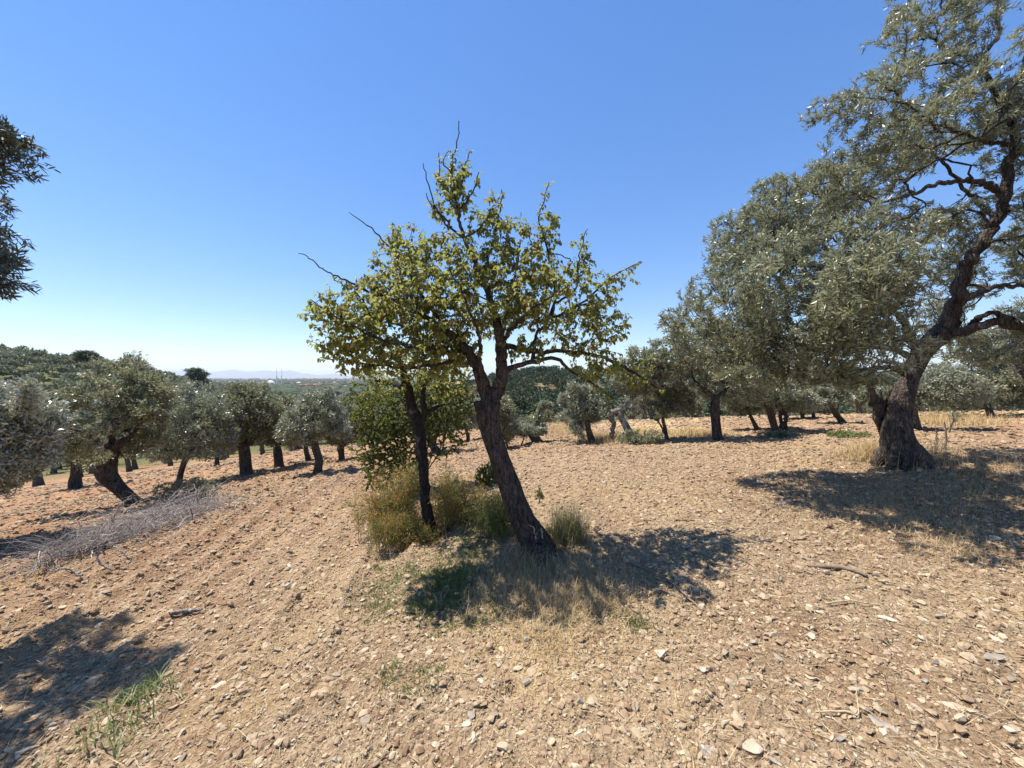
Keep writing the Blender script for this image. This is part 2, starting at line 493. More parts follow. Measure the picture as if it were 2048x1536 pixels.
M['fern_gold'] = leaf_mat('fern_gold', [(.30, .19, .05), (.44, .28, .08), (.20, .17, .04), (.38, .2, .06)], None, .6, .3, .4, (.5, .3, .06))
M['weed'] = leaf_mat('weed', [(.06, .10, .025), (.10, .15, .035), (.16, .19, .06)], None, .5, .4, .35, (.3, .38, .06))
M['grass_green'] = leaf_mat('grass_green', [(.07, .10, .03), (.13, .14, .05), (.24, .2, .09)], None, .6, .3, .35, (.3, .32, .08))
M['broad_grass'] = leaf_mat('broad_grass', [(.12, .16, .05), (.19, .22, .08), (.27, .27, .12)], None, .5, .4, .3, (.3, .38, .1))
M['straw'] = leaf_mat('straw', [(.30, .21, .12), (.42, .31, .17), (.52, .42, .26), (.26, .15, .08)], None, .7, .25, .2, (.5, .4, .2))
M['gold_grass'] = leaf_mat('gold_grass', [(.5, .36, .16), (.62, .47, .23), (.4, .28, .13)], None, .7, .25, .3, (.7, .5, .2))
M['litter'] = leaf_mat('litter', [(.13, .075, .04), (.24, .15, .08), (.34, .24, .14), (.1, .07, .045)], None, .8, .2, .1, (.3, .2, .1))
M['dead_twig'] = island_mat('dead_twig', [(.12, .09, .075), (.33, .29, .265), (.55, .51, .47), (.2, .155, .13)], .85, .2, 20, 0)
M['brown_twig'] = island_mat('brown_twig', [(.10, .07, .05), (.2, .15, .11), (.34, .27, .2)], .85, .2, 20, 0)
M['olive_bark'] = bark_mat('olive_bark', (.025, .019, .015), (.135, .108, .088), (.27, .24, .21))
M['olive_bark_far'] = bark_mat('olive_bark_far', (.05, .04, .033), (.16, .135, .11), (.30, .265, .225))
M['pear_bark'] = bark_mat('pear_bark', (.02, .015, .013), (.115, .092, .078), (.19, .165, .145), 1.6, 1., .66)
M['grey_bark'] = bark_mat('grey_bark', (.10, .08, .065), (.34, .30, .25), (.50, .45, .39), 1., .9, .5)
M['dark_bark'] = bark_mat('dark_bark', (.014, .012, .011), (.05, .042, .038), (.16, .15, .14), 1.8, .9, .64)
M['pale_wood'] = bark_mat('pale_wood', (.18, .15, .125), (.44, .39, .34), (.56, .5, .45), 1.2, .7, .55)
M['stone'] = island_mat('stone', [(.44, .34, .22), (.38, .29, .19), (.52, .42, .28), (.27, .215, .155), (.48, .36, .23), (.52, .44, .32), (.42, .30, .19), (.33, .27, .2)], .85, .3, 45, .5)
M['clod'] = island_mat('clod', [(.32, .215, .13), (.42, .31, .195), (.24, .15, .09), (.5, .4, .26)], .95, .1, 60, .6)

def ground_mat():
    m, nt = new_mat('soil')
    co = objco(nt)
    n1 = noise_n(nt, .7, 5, .6, co); n2 = noise_n(nt, 9, 6, .65, co); n3 = noise_n(nt, 55, 5, .7, co); n4 = noise_n(nt, 190, 3, .7, co)
    c = ramp(nt, [(.28, (.17, .114, .07)), (.45, (.315, .23, .145)), (.6, (.435, .342, .225)), (.78, (.55, .465, .32))], n3).outputs[0]
    c = mix(nt, .5, c, ramp(nt, [(.32, (.42, .36, .32)), (.66, (1.2, 1.18, 1.12))], n2).outputs[0], 'MULTIPLY')
    c = mix(nt, .75, c, ramp(nt, [(.36, (.74, .62, .54)), (.5, (.95, .92, .9)), (.64, (1.16, 1.14, 1.06))], n1).outputs[0], 'MULTIPLY')
    at = N(nt, 'ShaderNodeAttribute'); at.attribute_name = 'soil'; at.attribute_type = 'GEOMETRY'
    sp = N(nt, 'ShaderNodeSeparateColor'); nt.links.new(at.outputs['Color'], sp.inputs[0])
    red = mix(nt, .7, c, (.35, .17, .088))
    c = mix(nt, sp.outputs[0], c, red)
    gold = ramp(nt, [(.3, (.34, .22, .10)), (.7, (.62, .45, .22))], n3).outputs[0]
    c = mix(nt, sp.outputs[1], c, gold)
    grn = ramp(nt, [(.3, (.05, .065, .025)), (.7, (.14, .15, .06))], n2).outputs[0]
    c = mix(nt, sp.outputs[2], c, grn)
    vo = N(nt, 'ShaderNodeTexVoronoi'); vo.inputs['Scale'].default_value = 75; nt.links.new(co, vo.inputs['Vector'])
    ad = N(nt, 'ShaderNodeMath', operation='MULTIPLY_ADD'); nt.links.new(vo.outputs['Distance'], ad.inputs[0]); ad.inputs[1].default_value = -.7; nt.links.new(n3, ad.inputs[2])
    ad2 = N(nt, 'ShaderNodeMath', operation='MULTIPLY_ADD'); nt.links.new(n4, ad2.inputs[0]); ad2.inputs[1].default_value = .5; nt.links.new(ad.outputs[0], ad2.inputs[2])
    p = principled(nt, c, .95, .12, bump(nt, ad2.outputs[0], .9, .02)); finish(nt, p.outputs[0]); return m
M['soil'] = ground_mat()

# ------------------------------------------------------------------ ground sheet
HOLES = []
for _x, _y, _r, _d in ((.0, 1.98, .05, .06), (-.1, 2.3, .04, .05), (1.58, 1.97, .05, .06), (1.8, 2.25, .04, .05), (3.2, 3.6, .06, .04), (-.7, 2.7, .05, .03), (-1.1, 2.1, .04, .04), (-1.5, 2.1, .04, .04)): HOLES.append((_x, _y, _r, _d))
def micro(x, y):
    """small relief of the tilled soil: clods, lumps, furrows and pits"""
    rr = np.hypot(x, y)
    wx = x+.02*fbm2(x*9, y*9, 2, 41); wy = y+.02*fbm2(x*9, y*9, 2, 43)
    h = .026*fbm2(wx*3.2, wy*3.2, 5, 11)+.028*lumps(wx, wy, .17, 21, dens=.6)+.018*lumps(wx, wy, .075, 31, dens=.85)
    h = h+.010*lumps(wx, wy, .034, 51)*(1-sstep(5, 8, rr))
    h = h+.05*fbm2(x*.9, y*.9, 3, 61)*sstep(2, 5, rr)
    far = sstep(4, 12, rr)
    h = h+far*(.06*lumps(wx, wy, .35, 71, dens=.7)+.05*fbm2(x*4, y*4, 3, 81))
    # tilling furrows on the left slope
    u = x+.07*y+.012*y*y+.12*fbm2(x*.5, y*.5, 2, 5)
    h = h+.044*(1-2*np.abs(np.sin(u*6.5))**.8)*(.12+.88*sstep(.1, -1.3, x))*sstep(1.6, 3.0, y)*(1-sstep(10, 15, rr))*(.5+noise2(x*.9, y*.5, 66))
    for hx, hy, hr, hd in HOLES: h = h-hd*np.exp(-((x-hx)**2+(y-hy)**2)/hr**2)
    return h*(1-sstep(28, 34, rr))*(.35+.65*sstep(.8, 1.5, rr))
def surf(x, y):
    x = np.asarray(x, float); y = np.asarray(y, float); return ground_z(x, y)+micro(x, y)
def build_ground():
    ang = np.concatenate([np.linspace(-61, 60, 980), np.linspace(62, 297, 60)])*math.pi/180
    r0 = np.geomspace(.25, 1.25, 16)
    q = np.linspace(0, 1, 660)
    r1 = 1.3*(1/(1-q*.86))**1.0            # perspective spacing
    r1 = np.concatenate([r1, np.geomspace(r1[-1]*1.012, 30, 110)[0:]])
    r2 = np.geomspace(30.8, 20000, 110)
    r = np.concatenate([r0, r1, r2])
    nr, na = len(r), len(ang)
    A, R = np.meshgrid(ang, r)
    X = (R*np.sin(A)).ravel(); Y = (R*np.cos(A)).ravel(); RR = R.ravel()
    Z = ground_z(X, Y)
    near = RR < 34
    Z[near] += micro(X[near], Y[near])
    V = np.stack([X, Y, Z], 1); V = np.vstack([V, [[0, 0, gz(0, 0)]]])
    i = np.arange(nr-1)[:, None]; j = np.arange(na)[None, :]; j2 = (j+1) % na
    qd = np.stack([i*na+j, (i+1)*na+j, (i+1)*na+j2, i*na+j2], -1).reshape(-1, 4)[:, ::-1]
    fan = np.stack([np.full(na, nr*na), np.arange(na), (np.arange(na)+1) % na], 1)
    o = mesh_obj('ground', V, [qd, fan[:, ::-1]], M['soil'], smooth=True)
    # intrinsic soil colour: red earth, dry grass, green cover
    x, y = V[:, 0], V[:, 1]; r_ = np.hypot(x, y)
    n = fbm2(x*.5, y*.5, 4, 91)*.5+.5
    red = .34*sstep(.2, -3, x)*sstep(2.0, 4.5, r_)*(.4+n)+.32*sstep(9, 15, r_)*sstep(.3, .7, n)+.06+.26*sstep(3.5, 7.5, r_)
    gold = sstep(11, 14, r_)*sstep(-1, 3, x)*sstep(.50, .66, fbm2(x*.33+5, y*.33, 3, 17)*.5+.5)*.9+.25*sstep(.55, .7, fbm2(x*1.3, y*1.3, 3, 27)*.5+.5)
    c = ray_ground(1150, 1250); gold += .35*np.exp(-((x-c.x)**2+(y-c.y)**2)/.5)
    green = sstep(40, 60, r_)*.92
    c = ray_ground(250, 930); green += .8*np.exp(-((x-c.x)**2/12+(y-c.y)**2/2.0))*(r_ < 30)
    bare = np.exp(-(((x-14)/9.)**2+((y-152)/22.)**2)*.9)
    green = green*(1-bare*1.0); red = np.maximum(red, bare*1.6)
    plain = sstep(480, 700, r_)*sstep(.47, .56, fbm2(x*.0045, y*.012, 3, 55)*.5+.5)
    green = green*(1-plain*.7); gold = gold*(1-sstep(40, 60, r_))+plain*.3
    cc = np.ones((len(V), 4), np.float32); cc[:, 0] = np.clip(red, 0, 1); cc[:, 1] = np.clip(gold, 0, 1); cc[:, 2] = np.clip(green, 0, 1)
    a = o.data.color_attributes.new('soil', 'FLOAT_COLOR', 'POINT'); a.data.foreach_set('color', cc.ravel())
    tag(o, 'stony reddish brown tilled soil of the olive grove sloping down to the left', 'ground', kind='structure')
build_ground()

def hills_far():
    # pale blue mountain range beyond the plain
    n = 420; th = np.linspace(-58, 20, n)*math.pi/180
    px = 1024+F*np.tan(th)
    prof = np.interp(px, [-300, 100, 310, 345, 380, 410, 440, 470, 497, 520, 555, 580, 605, 640, 670, 700, 800, 1200], [2, 10, 12, 14, 12, 10, 13, 15.5, 11, 14.5, 12, 14.5, 9, 5, 7, 3, 2, 2])
    prof = prof+1.3*fbm2(px*.06, px*0, 4, 3)
    p = Parts(); rows = []
    D = 15000.
    for k, (dd, f) in enumerate(((-1500, 0), (-1100, .25), (-600, .55), (-250, .82), (0, 1.), (500, .7), (1400, 0))):
        Yd = (D+dd)
        fold = 1+.28*fbm2(px*.09+k*3.1, px*0+k*1.7, 3, 8)*(0 < k < 4)
        X = np.tan(th)*Yd; Z = -24+(prof/F*D+EYE+20)*f*fold
        if k in (0, 6): Z[:] = -24
        rows.append(np.stack([X, np.full(n, Yd), Z], 1))
    m = len(rows); i = np.arange(m-1)[:, None]; j = np.arange(n-1)[None]
    q = np.stack([i*n+j, i*n+j+1, (i+1)*n+j+1, (i+1)*n+j], -1).reshape(-1, 4)
    p.add(np.concatenate(rows), [q])
    o = p.obj('mountains', plain_mat('mountain_rock', (.13, .14, .12), .95, .05, .3, .002))
    tag(o, 'low range of hazy blue mountains on the horizon beyond the plain', 'mountains', kind='structure')
hills_far()

# ------------------------------------------------------------------ stones
def ico():
    t = (1+5**.5)/2
    v = np.array([(-1, t, 0), (1, t, 0), (-1, -t, 0), (1, -t, 0), (0, -1, t), (0, 1, t), (0, -1, -t), (0, 1, -t), (t, 0, -1), (t, 0, 1), (-t, 0, -1), (-t, 0, 1)], float)
    f = [(0, 11, 5), (0, 5, 1), (0, 1, 7), (0, 7, 10), (0, 10, 11), (1, 5, 9), (5, 11, 4), (11, 10, 2), (10, 7, 6), (7, 1, 8), (3, 9, 4), (3, 4, 2), (3, 2, 6), (3, 6, 8), (3, 8, 9), (4, 9, 5), (2, 4, 11), (6, 2, 10), (8, 6, 7), (9, 8, 1)]
    v = unit(v)
    return v, np.array(f)
def subdiv(v, f):
    e = {}; v = list(map(tuple, v)); g = []
    def mid(a, b):
        k = (min(a, b), max(a, b))
        if k not in e:
            e[k] = len(v); v.append(tuple((np.array(v[a])+np.array(v[b]))/2))
        return e[k]
    for a, b, c in f:
        ab, bc, ca = mid(a, b), mid(b, c), mid(c, a)
        g += [(a, ab, ca), (ab, b, bc), (ca, bc, c), (ab, bc, ca)]
    return unit(np.array(v)), np.array(g)
ICO0 = ico(); ICO1 = subdiv(*ICO0); ICO2 = subdiv(*ICO1); ICO3 = subdiv(*ICO2)
def rock(base, seed, cuts=9, rough=.06):
    """angular stone: a ball cut by random planes"""
    rng = np.random.default_rng(seed); v = base[0].copy()
    for _ in range(cuts):
        n = unit(rng.normal(0, 1, 3)); d = rng.uniform(.42, .8)
        s = v@n; m = s > d
        v[m] -= (s[m]-d)[:, None]*n
    v += rough*noise3(v*2.3+seed, seed)[:, None]*v
    v *= np.array([1, rng.uniform(.55, .95), rng.uniform(.35, .7)])
    return v/np.abs(v).max()
def ground_normal(x, y):
    e = .15
    return unit(np.stack([-(ground_z(x+e, y)-ground_z(x-e, y))/(2*e), -(ground_z(x, y+e)-ground_z(x, y-e))/(2*e), np.ones_like(x)], 1))
def in_view(rng, n, rmin, rmax, power=1.0, amin=-60, amax=58):
    a = np.radians(rng.uniform(amin, amax, n)); r = (rmin**power+(rmax**power-rmin**power)*rng.random(n))**(1/power)
    return r*np.sin(a), r*np.cos(a)
def scatter_rocks(name, bases, n, rmin, rmax, smin, smax, mat, seed, power=1.2, sexp=3., sink=.3):
    rng = np.random.default_rng(seed); pt = Parts()
    for b in range(len(bases)):
        m = n//len(bases)
        x, y = in_view(rng, m, rmin, rmax, power)
        s = smin+(smax-smin)*rng.random(m)**sexp
        s = s*(1+.12*np.hypot(x, y))
        z = surf(x, y)+s*.12
        v, f = bases[b]
        rz = rng.uniform(0, 6.283, m); nr = ground_normal(x, y)+rng.normal(0, .28, (m, 3)); d = np.stack([np.cos(rz), np.sin(rz), rng.normal(0, .2, m)], 1)
        V, Fc = place(v, [f], np.stack([x, y, z], 1), d, nr, s, s)
        pt.add(V, Fc)
    return pt.obj(name, mat, smooth=False)
small = [(rock(ICO1, 10+i), ICO1[1]) for i in range(5)]
tiny = [(rock(ICO0, 30+i, 4, .15), ICO0[1]) for i in range(6)]
o = scatter_rocks('gravel', small, 7000, 1.3, 9, .004, .024, M['stone'], 1, 1.15, 4.2)
tag(o, 'loose grey and tan gravel strewn over the tilled soil', 'gravel', kind='stuff')
o = scatter_rocks('pebbles', tiny, 46000, 1.2, 10, .003, .010, M['stone'], 2, 1.1, 1.6)
tag(o, 'fine pale grit and pebbles mixed into the soil', 'pebbles', kind='stuff')
o = scatter_rocks('soil_crumbs', tiny, 60000, 1.25, 16, .005, .022, M['clod'], 3, 1.25, 2.4)
tag(o, 'crumbly brown clods of dry tilled earth', 'soil', kind='stuff')

o = scatter_rocks('soil_crumbs', tiny, 36000, 8, 30, .006, .026, M['clod'], 4, 1.6, 2.4)
tag(o, 'rough clods of tilled earth further down the slope', 'soil', kind='stuff')
def stone_mat(name, c): return plain_mat(name, c, .85, .3, .35, 14.)
SM = {'pale': stone_mat('pale_stone', (.45, .385, .285)), 'grey': stone_mat('grey_stone', (.27, .235, .185)), 'tan': stone_mat('tan_stone', (.42, .31, .21)), 'pink': stone_mat('pink_stone', (.44, .31, .22)), 'dark': stone_mat('dark_stone', (.12, .11, .10))}
def one_stone(px, py, w, col, label, seed, group=None, asp=(1, .8, .6), rot=0., name='stone'):
    c = ray_ground(px, py); s = w/2/F*c.y
    v = rock(ICO2, seed, 11, .05)*np.array(asp)*s
    ca, sa = math.cos(rot), math.sin(rot); v = v@np.array([[ca, sa, 0], [-sa, ca, 0], [0, 0, 1]])
    o = mesh_obj(name, v, [ICO2[1]], SM[col], smooth=False); o.location = (c.x, c.y, float(surf([c.x], [c.y])[0])+s*.3*asp[2])
    return tag(o, label, 'stone', group)
notable = [
 (1160, 1412, 26, 'grey', 'upright grey angular stone standing below the centre of the view', (.6, .6, 1.3), 0),
 (1156, 1475, 28, 'pale', 'rounded pale grey stone just below the upright grey stone', (1, .9, .8), .5),
 (1262, 1335, 32, 'pink', 'flat pinkish triangular slab lying beside smaller stones', (1, .8, .3), 1.),
 (1322, 1320, 30, 'pale', 'pale cream chunk with a lumpy top right of the pink slab', (1, .8, .6), 0),
 (935, 1455, 26, 'pale', 'cream coloured block at the bottom near the middle', (1, .8, .7), .4),
 (1505, 1500, 44, 'pink', 'large pale pink broken rock at the bottom edge', (1, .8, .6), .2),
 (1545, 1525, 34, 'grey', 'dark grey wedge leaning on the large pink rock', (1, .6, .7), 2.1),
 (1415, 1505, 26, 'grey', 'dark rounded stone left of the large pink rock', (1, .9, .8), .9),
 (1505, 1285, 20, 'grey', 'small round grey stone with a banded face', (1, .9, .9), .9),
 (1405, 1345, 22, 'pale', 'upright cream stone with another stone close above it', (.8, .7, 1.), .9),
 (1775, 1235, 32, 'pale', 'flat whitish flake tilted on the soil toward the right', (1.2, .6, .35), 2.6),
 (1925, 1425, 60, 'tan', 'long tan slab half buried near the lower right corner', (1.3, .5, .3), 2.5),
 (1985, 1325, 40, 'grey', 'long grey slab by the right edge of the view', (1.3, .5, .4), .1),
 (1765, 1455, 44, 'grey', 'flat slate slab lying near the bottom right', (1.2, .8, .3), 2.3),
 (435, 1375, 26, 'pale', 'white chalky stone right of the broad leaved grass', (1.1, .6, .5), .8),
 (320, 1240, 18, 'pale', 'small white stone beside the pale fallen stick', (1.1, .8, .5), .4),
 (55, 1508, 32, 'grey', 'rounded grey stone in shade at the lower left corner', (1.1, .8, .7), .5),
 (650, 1385, 26, 'tan', 'long tan stone lying on its side left of the middle', (1.3, .6, .6), .7),
 (725, 1195, 14, 'pale', 'small whitish stone on the red soil left of the weeds', (1., .8, .6), .7),
 (1668, 1070, 22, 'pale', 'cream stone at the rim of the big olive tree shade', (1., .8, .6), .7),
 (1990, 1080, 24, 'pale', 'whitish stone in the shade at the right side', (1., .8, .6), .2),
 (1965, 885, 22, 'dark', 'dark flat rock on the dry grass right of the big olive', (1.5, .8, .4), .2),
 (1060, 1190, 14, 'pale', 'small pale stone in dry grass below the pear trunk', (1., .8, .6), .2),
]
for i, (px, py, w, col, lab, asp, rot) in enumerate(notable): one_stone(px, py, w, col, lab, 100+i, None, asp, rot)
rngs = np.random.default_rng(77)
for i in range(230):
    px = rngs.uniform(20, 2030); py = 1536-rngs.random()**.8*430
    if px < 900 and py > 1300 and rngs.random() < .4: continue
    if px < 500 and py < 1250: continue
    col = ('pale', 'grey', 'tan', 'pink', 'dark')[int(rngs.choice(5, p=[.32, .28, .25, .1, .05]))]
    w = (7+17*rngs.random()**2.2)*(.6+.6*(py-1100)/436)
    cn = {'pale': 'small pale stone lying loose on the tilled stony soil', 'grey': 'small grey stone lying loose on the tilled stony soil', 'tan': 'small tan stone lying loose on the tilled stony soil', 'pink': 'small pinkish stone lying loose on the tilled stony soil', 'dark': 'small dark stone lying loose on the tilled stony soil'}[col]
    one_stone(px, py, w, col, cn, 200+i % 40, col+' loose stones on the soil', (rngs.uniform(.8, 1.3), rngs.uniform(.6, 1), rngs.uniform(.4, .9)), rngs.uniform(0, 6))
# ------------------------------------------------------------------ trees close to the camera
def pxpath(pts, Y0):
    """[(px,py,width px[,dY])] -> points and radii"""
    p = []; r = []
    for q in pts:
        Y = Y0+(q[3] if len(q) > 3 else 0)
        p.append(P(q[0], q[1], Y)); r.append(q[2]/2/F*Y)
    return p, r
def pxblob(px, py, rx, ry, Y, dY=0, ryd=None, w=1):
    y = Y+dY; c = P(px, py, y)
    return (c[0], c[1], c[2], rx/F*y, ryd if ryd else (rx+ry)/2/F*y, ry/F*y, w)

def pear_tree():
    rng = np.random.default_rng(5)
    b = ray_ground(1070, 1098); Y = b.y
    sk = Skel()
    p, r = pxpath([(1092, 1125, 84), (1072, 1085, 66), (1046, 1040, 55), (1021, 975, 48), (999, 915, 45), (984, 870, 46), (977, 830, 53), (983, 798, 46)], Y); r = [v*.87 for v in r]
    tr = sk.path(p, r, step=.022)
    for i in tr: sk.ok[i] = False
    top = tr[-1]
    def limb(pts, near=None, dy=0, ok=.15, par=None, step=.05, wob=.006):
        p, r = pxpath(pts, Y); r = [v*.74 for v in r]
        if par is None: par = sk.nearest(p[0], True)
        return sk.path(p, r, par, step, wob, rng, ok)
    a = limb([(984, 800, 44), (1000, 770, 38), (1005, 735, 33, -.02), (1000, 680, 29, -.05), (990, 630, 22, -.08), (965, 560, 15, -.1), (930, 480, 9, -.1), (912, 400, 6.5, -.1), (902, 330, 4.5, -.1), (914, 290, 3.2, -.1), (919, 240, 1.8, -.1)], par=top, step=.03)
    c = limb([(980, 805, 42), (966, 765, 36), (955, 735, 31, -.05), (935, 700, 26, -.1), (905, 670, 18, -.15), (862, 640, 13, -.2), (800, 605, 9, -.25), (740, 585, 7, -.3), (690, 560, 5, -.3), (655, 545, 3.6, -.3), (625, 522, 2.8, -.3), (597, 503, 2, -.3)], par=top, step=.03)
    # roots, knots and stubs on the trunk
    for pts in ([(1070, 1075, 40, -.05), (1052, 1105, 30, -.12), (1038, 1124, 14, -.2)], [(1080, 1080, 40, .0), (1104, 1106, 28, -.02), (1128, 1122, 12, -.04)], [(1075, 1085, 36, -.1), (1080, 1112, 28, -.2), (1082, 1135, 14, -.3)]):
        limb(pts, par=sk.nearest(P(pts[0][0], pts[0][1], Y), True), step=.02, ok=1.1)
    limb([(982, 838, 30), (962, 822, 26, -.04), (955, 806, 22, -.06)], par=sk.nearest(P(978, 822, Y), True), step=.02, ok=1.1)
    limb([(1005, 745, 20), (1035, 730, 15, .0), (1075, 722, 12, .05), (1112, 716, 10, .1), (1145, 745, 7, .15), (1185, 768, 5, .2), (1230, 800, 3, .2)])
    limb([(1000, 688, 18), (1060, 702, 13, .1), (1130, 704, 11, .2), (1200, 714, 9.5, .3), (1250, 735, 8, .35), (1300, 765, 6, .4), (1328, 776, 4.5, .4), (1362, 755, 3, .4), (1405, 722, 2, .4)])
    limb([(1066, 703, 11), (1072, 670, 9, .1), (1095, 640, 8, .1), (1110, 600, 7, .15), (1100, 520, 5.5, .1), (1078, 440, 4, .1), (1092, 390, 3, .1), (1098, 362, 2, .1)])
    limb([(1104, 610, 7), (1150, 580, 6, .2), (1158, 520, 4, .2), (1172, 458, 2.4, .2)])
    limb([(1105, 640, 8), (1170, 600, 6, .25), (1230, 550, 4, .25), (1283, 522, 2.4, .25)])
    limb([(960, 560, 9), (990, 470, 5, .1), (1005, 380, 2.4, .1)])
    limb([(932, 480, 8), (885, 440, 5, -.1), (860, 380, 3.5, -.1), (845, 325, 2.2, -.1)])
    limb([(905, 670, 12), (850, 600, 9, .1), (800, 520, 6, .1), (750, 465, 4, .1), (700, 425, 2, .1)])
    limb([(935, 702, 14), (880, 700, 10, -.2), (800, 690, 8, -.35), (720, 660, 6, -.45), (650, 620, 4, -.45), (618, 600, 2.4, -.45)])
    limb([(940, 712, 12), (880, 728, 9, -.1), (800, 735, 7, -.2), (720, 725, 5, -.25), (640, 715, 2.5, -.25)])
    limb([(925, 695, 12), (880, 690, 10, .3), (800, 650, 7, .5), (700, 640, 4, .6)])
    limb([(1002, 700, 14), (1010, 640, 11, .25), (1030, 560, 8, .5), (1040, 480, 4, .6)])
    limb([(955, 735, 14), (960, 680, 10, -.3), (930, 600, 7, -.6), (900, 540, 4, -.7)])
    limb([(1000, 690, 12), (1040, 640, 9, -.3), (1090, 600, 7, -.55), (1130, 580, 4, -.6)])
    for q in ([(905, 400, 5), (880, 350, 3.5), (878, 305, 2.4)], [(902, 370, 5), (928, 335, 3.5), (938, 300, 2.4)], [(910, 430, 5), (945, 385, 4), (958, 345, 2.4)], [(908, 450, 5), (870, 420, 4), (852, 385, 2.4)], [(925, 480, 6), (965, 450, 4), (985, 415, 2.4)],
              [(903, 345, 4), (885, 325, 3), (900, 300, 2)], [(915, 420, 5), (895, 395, 4), (868, 345, 2.4)], [(907, 380, 5), (925, 360, 4), (922, 325, 2.4)]):
        limb([(a, b_, w_, -.1) for a, b_, w_ in q], ok=0)
    B = [pxblob(1025, 500, 70, 60, Y, .0, .4, 1), pxblob(905, 590, 170, 110, Y, 0, .75, 1), pxblob(765, 640, 120, 90, Y, -.1, .6, 1), pxblob(1050, 600, 160, 90, Y, .05, .7, 1), pxblob(910, 445, 60, 100, Y, -.1, .3, 1.1),
         pxblob(920, 370, 40, 55, Y, -.1, .2, 1.), pxblob(1170, 640, 95, 75, Y, .2, .5, .9), pxblob(690, 645, 80, 75, Y, -.25, .4, 1), pxblob(820, 520, 80, 75, Y, .05, .4, 1),
         pxblob(1095, 480, 40, 80, Y, .1, .2, .9), pxblob(1165, 520, 30, 50, Y, .2, .15, .7), pxblob(1235, 560, 50, 35, Y, .25, .2, .8), pxblob(985, 440, 45, 60, Y, .05, .25, .9),
         pxblob(1190, 725, 60, 40, Y, .25, .3, .7), pxblob(1250, 745, 50, 35, Y, .35, .2, .8), pxblob(735, 710, 90, 45, Y, -.2, .4, 1), pxblob(860, 700, 110, 60, Y, .0, .55, 1), pxblob(1060, 690, 80, 35, Y, .1, .4, .5), pxblob(1290, 720, 25, 25, Y, .38, .1, .6)]
    q = blob_pts(B, 3600, rng, -.5, 3, 3.2, .55)
    sk.grow(q, .055, rng, .35, .8)
    sk.radii(.0017, .47)
    root = thing('pear_tree', (b.x, b.y, b.z-.02), 'leaning pear tree with yellowish green oval leaves in the middle of the stony slope', 'tree')
    org = root.location
    T = tubes(sk, lambda r: r > .02, lambda r: 8 if r < .035 else (14 if r < .05 else 40), .12, 9., 1, .28)
    T.obj('trunk', M['pear_bark'], root, origin=org)
    T = tubes(sk, lambda r: r <= .02, lambda r: 3 if r < .004 else 5)
    T.obj('branches', M['pear_bark'], root, origin=org)
    # leaves hang from spurs on thin wood
    n = 19500
    nodes = twig_nodes(sk, 6, .009)
    # the bare tips keep no leaves
    tipx = (sk.p[nodes][:, 0]/sk.p[nodes][:, 1]*F+1024); tipy = HOR-(sk.p[nodes][:, 2]-EYE)/sk.p[nodes][:, 1]*F
    bare = ((tipx < 668) & (tipy < 565) & (tipy > 480)) | ((tipx < 755) & (tipy < 470)) | ((tipy < 292)) | ((tipx < 865) & (tipy < 395) & (tipx > 800)) | ((tipx > 1330) & sk.fix[nodes])
    nodes = nodes[~bare]
    pos, d, nd = scatter_on(sk, nodes, n, rng)
    # leaves of a spur spring from one point
    spur = rng.integers(0, n, n//3); k = rng.integers(0, n//3, n); m = rng.random(n) < .35
    pos[m] = pos[spur][k][m]+rng.normal(0, .01, (m.sum(), 3))
    rnd = unit(rng.normal(0, 1, (n, 3))*np.array([1, 1, .3]))
    ld = unit(rnd*.8+d*.3+np.array([0, 0, -.62])*(.3+rng.random((n, 1))*1.2))
    nr = unit(rnd*.6+np.array([0, 0, 1.])+rng.normal(0, .35, (n, 3)))
    L = .049*(.45+.9*rng.random(n)); W = .029*(.65+.6*rng.random(n))
    V, Fc = place(PRV, PRF, pos, ld, nr, L, W, W*1.1)
    mesh_obj('crown', V, Fc, M['pear_leaf'], root, origin=org)
pear_tree()

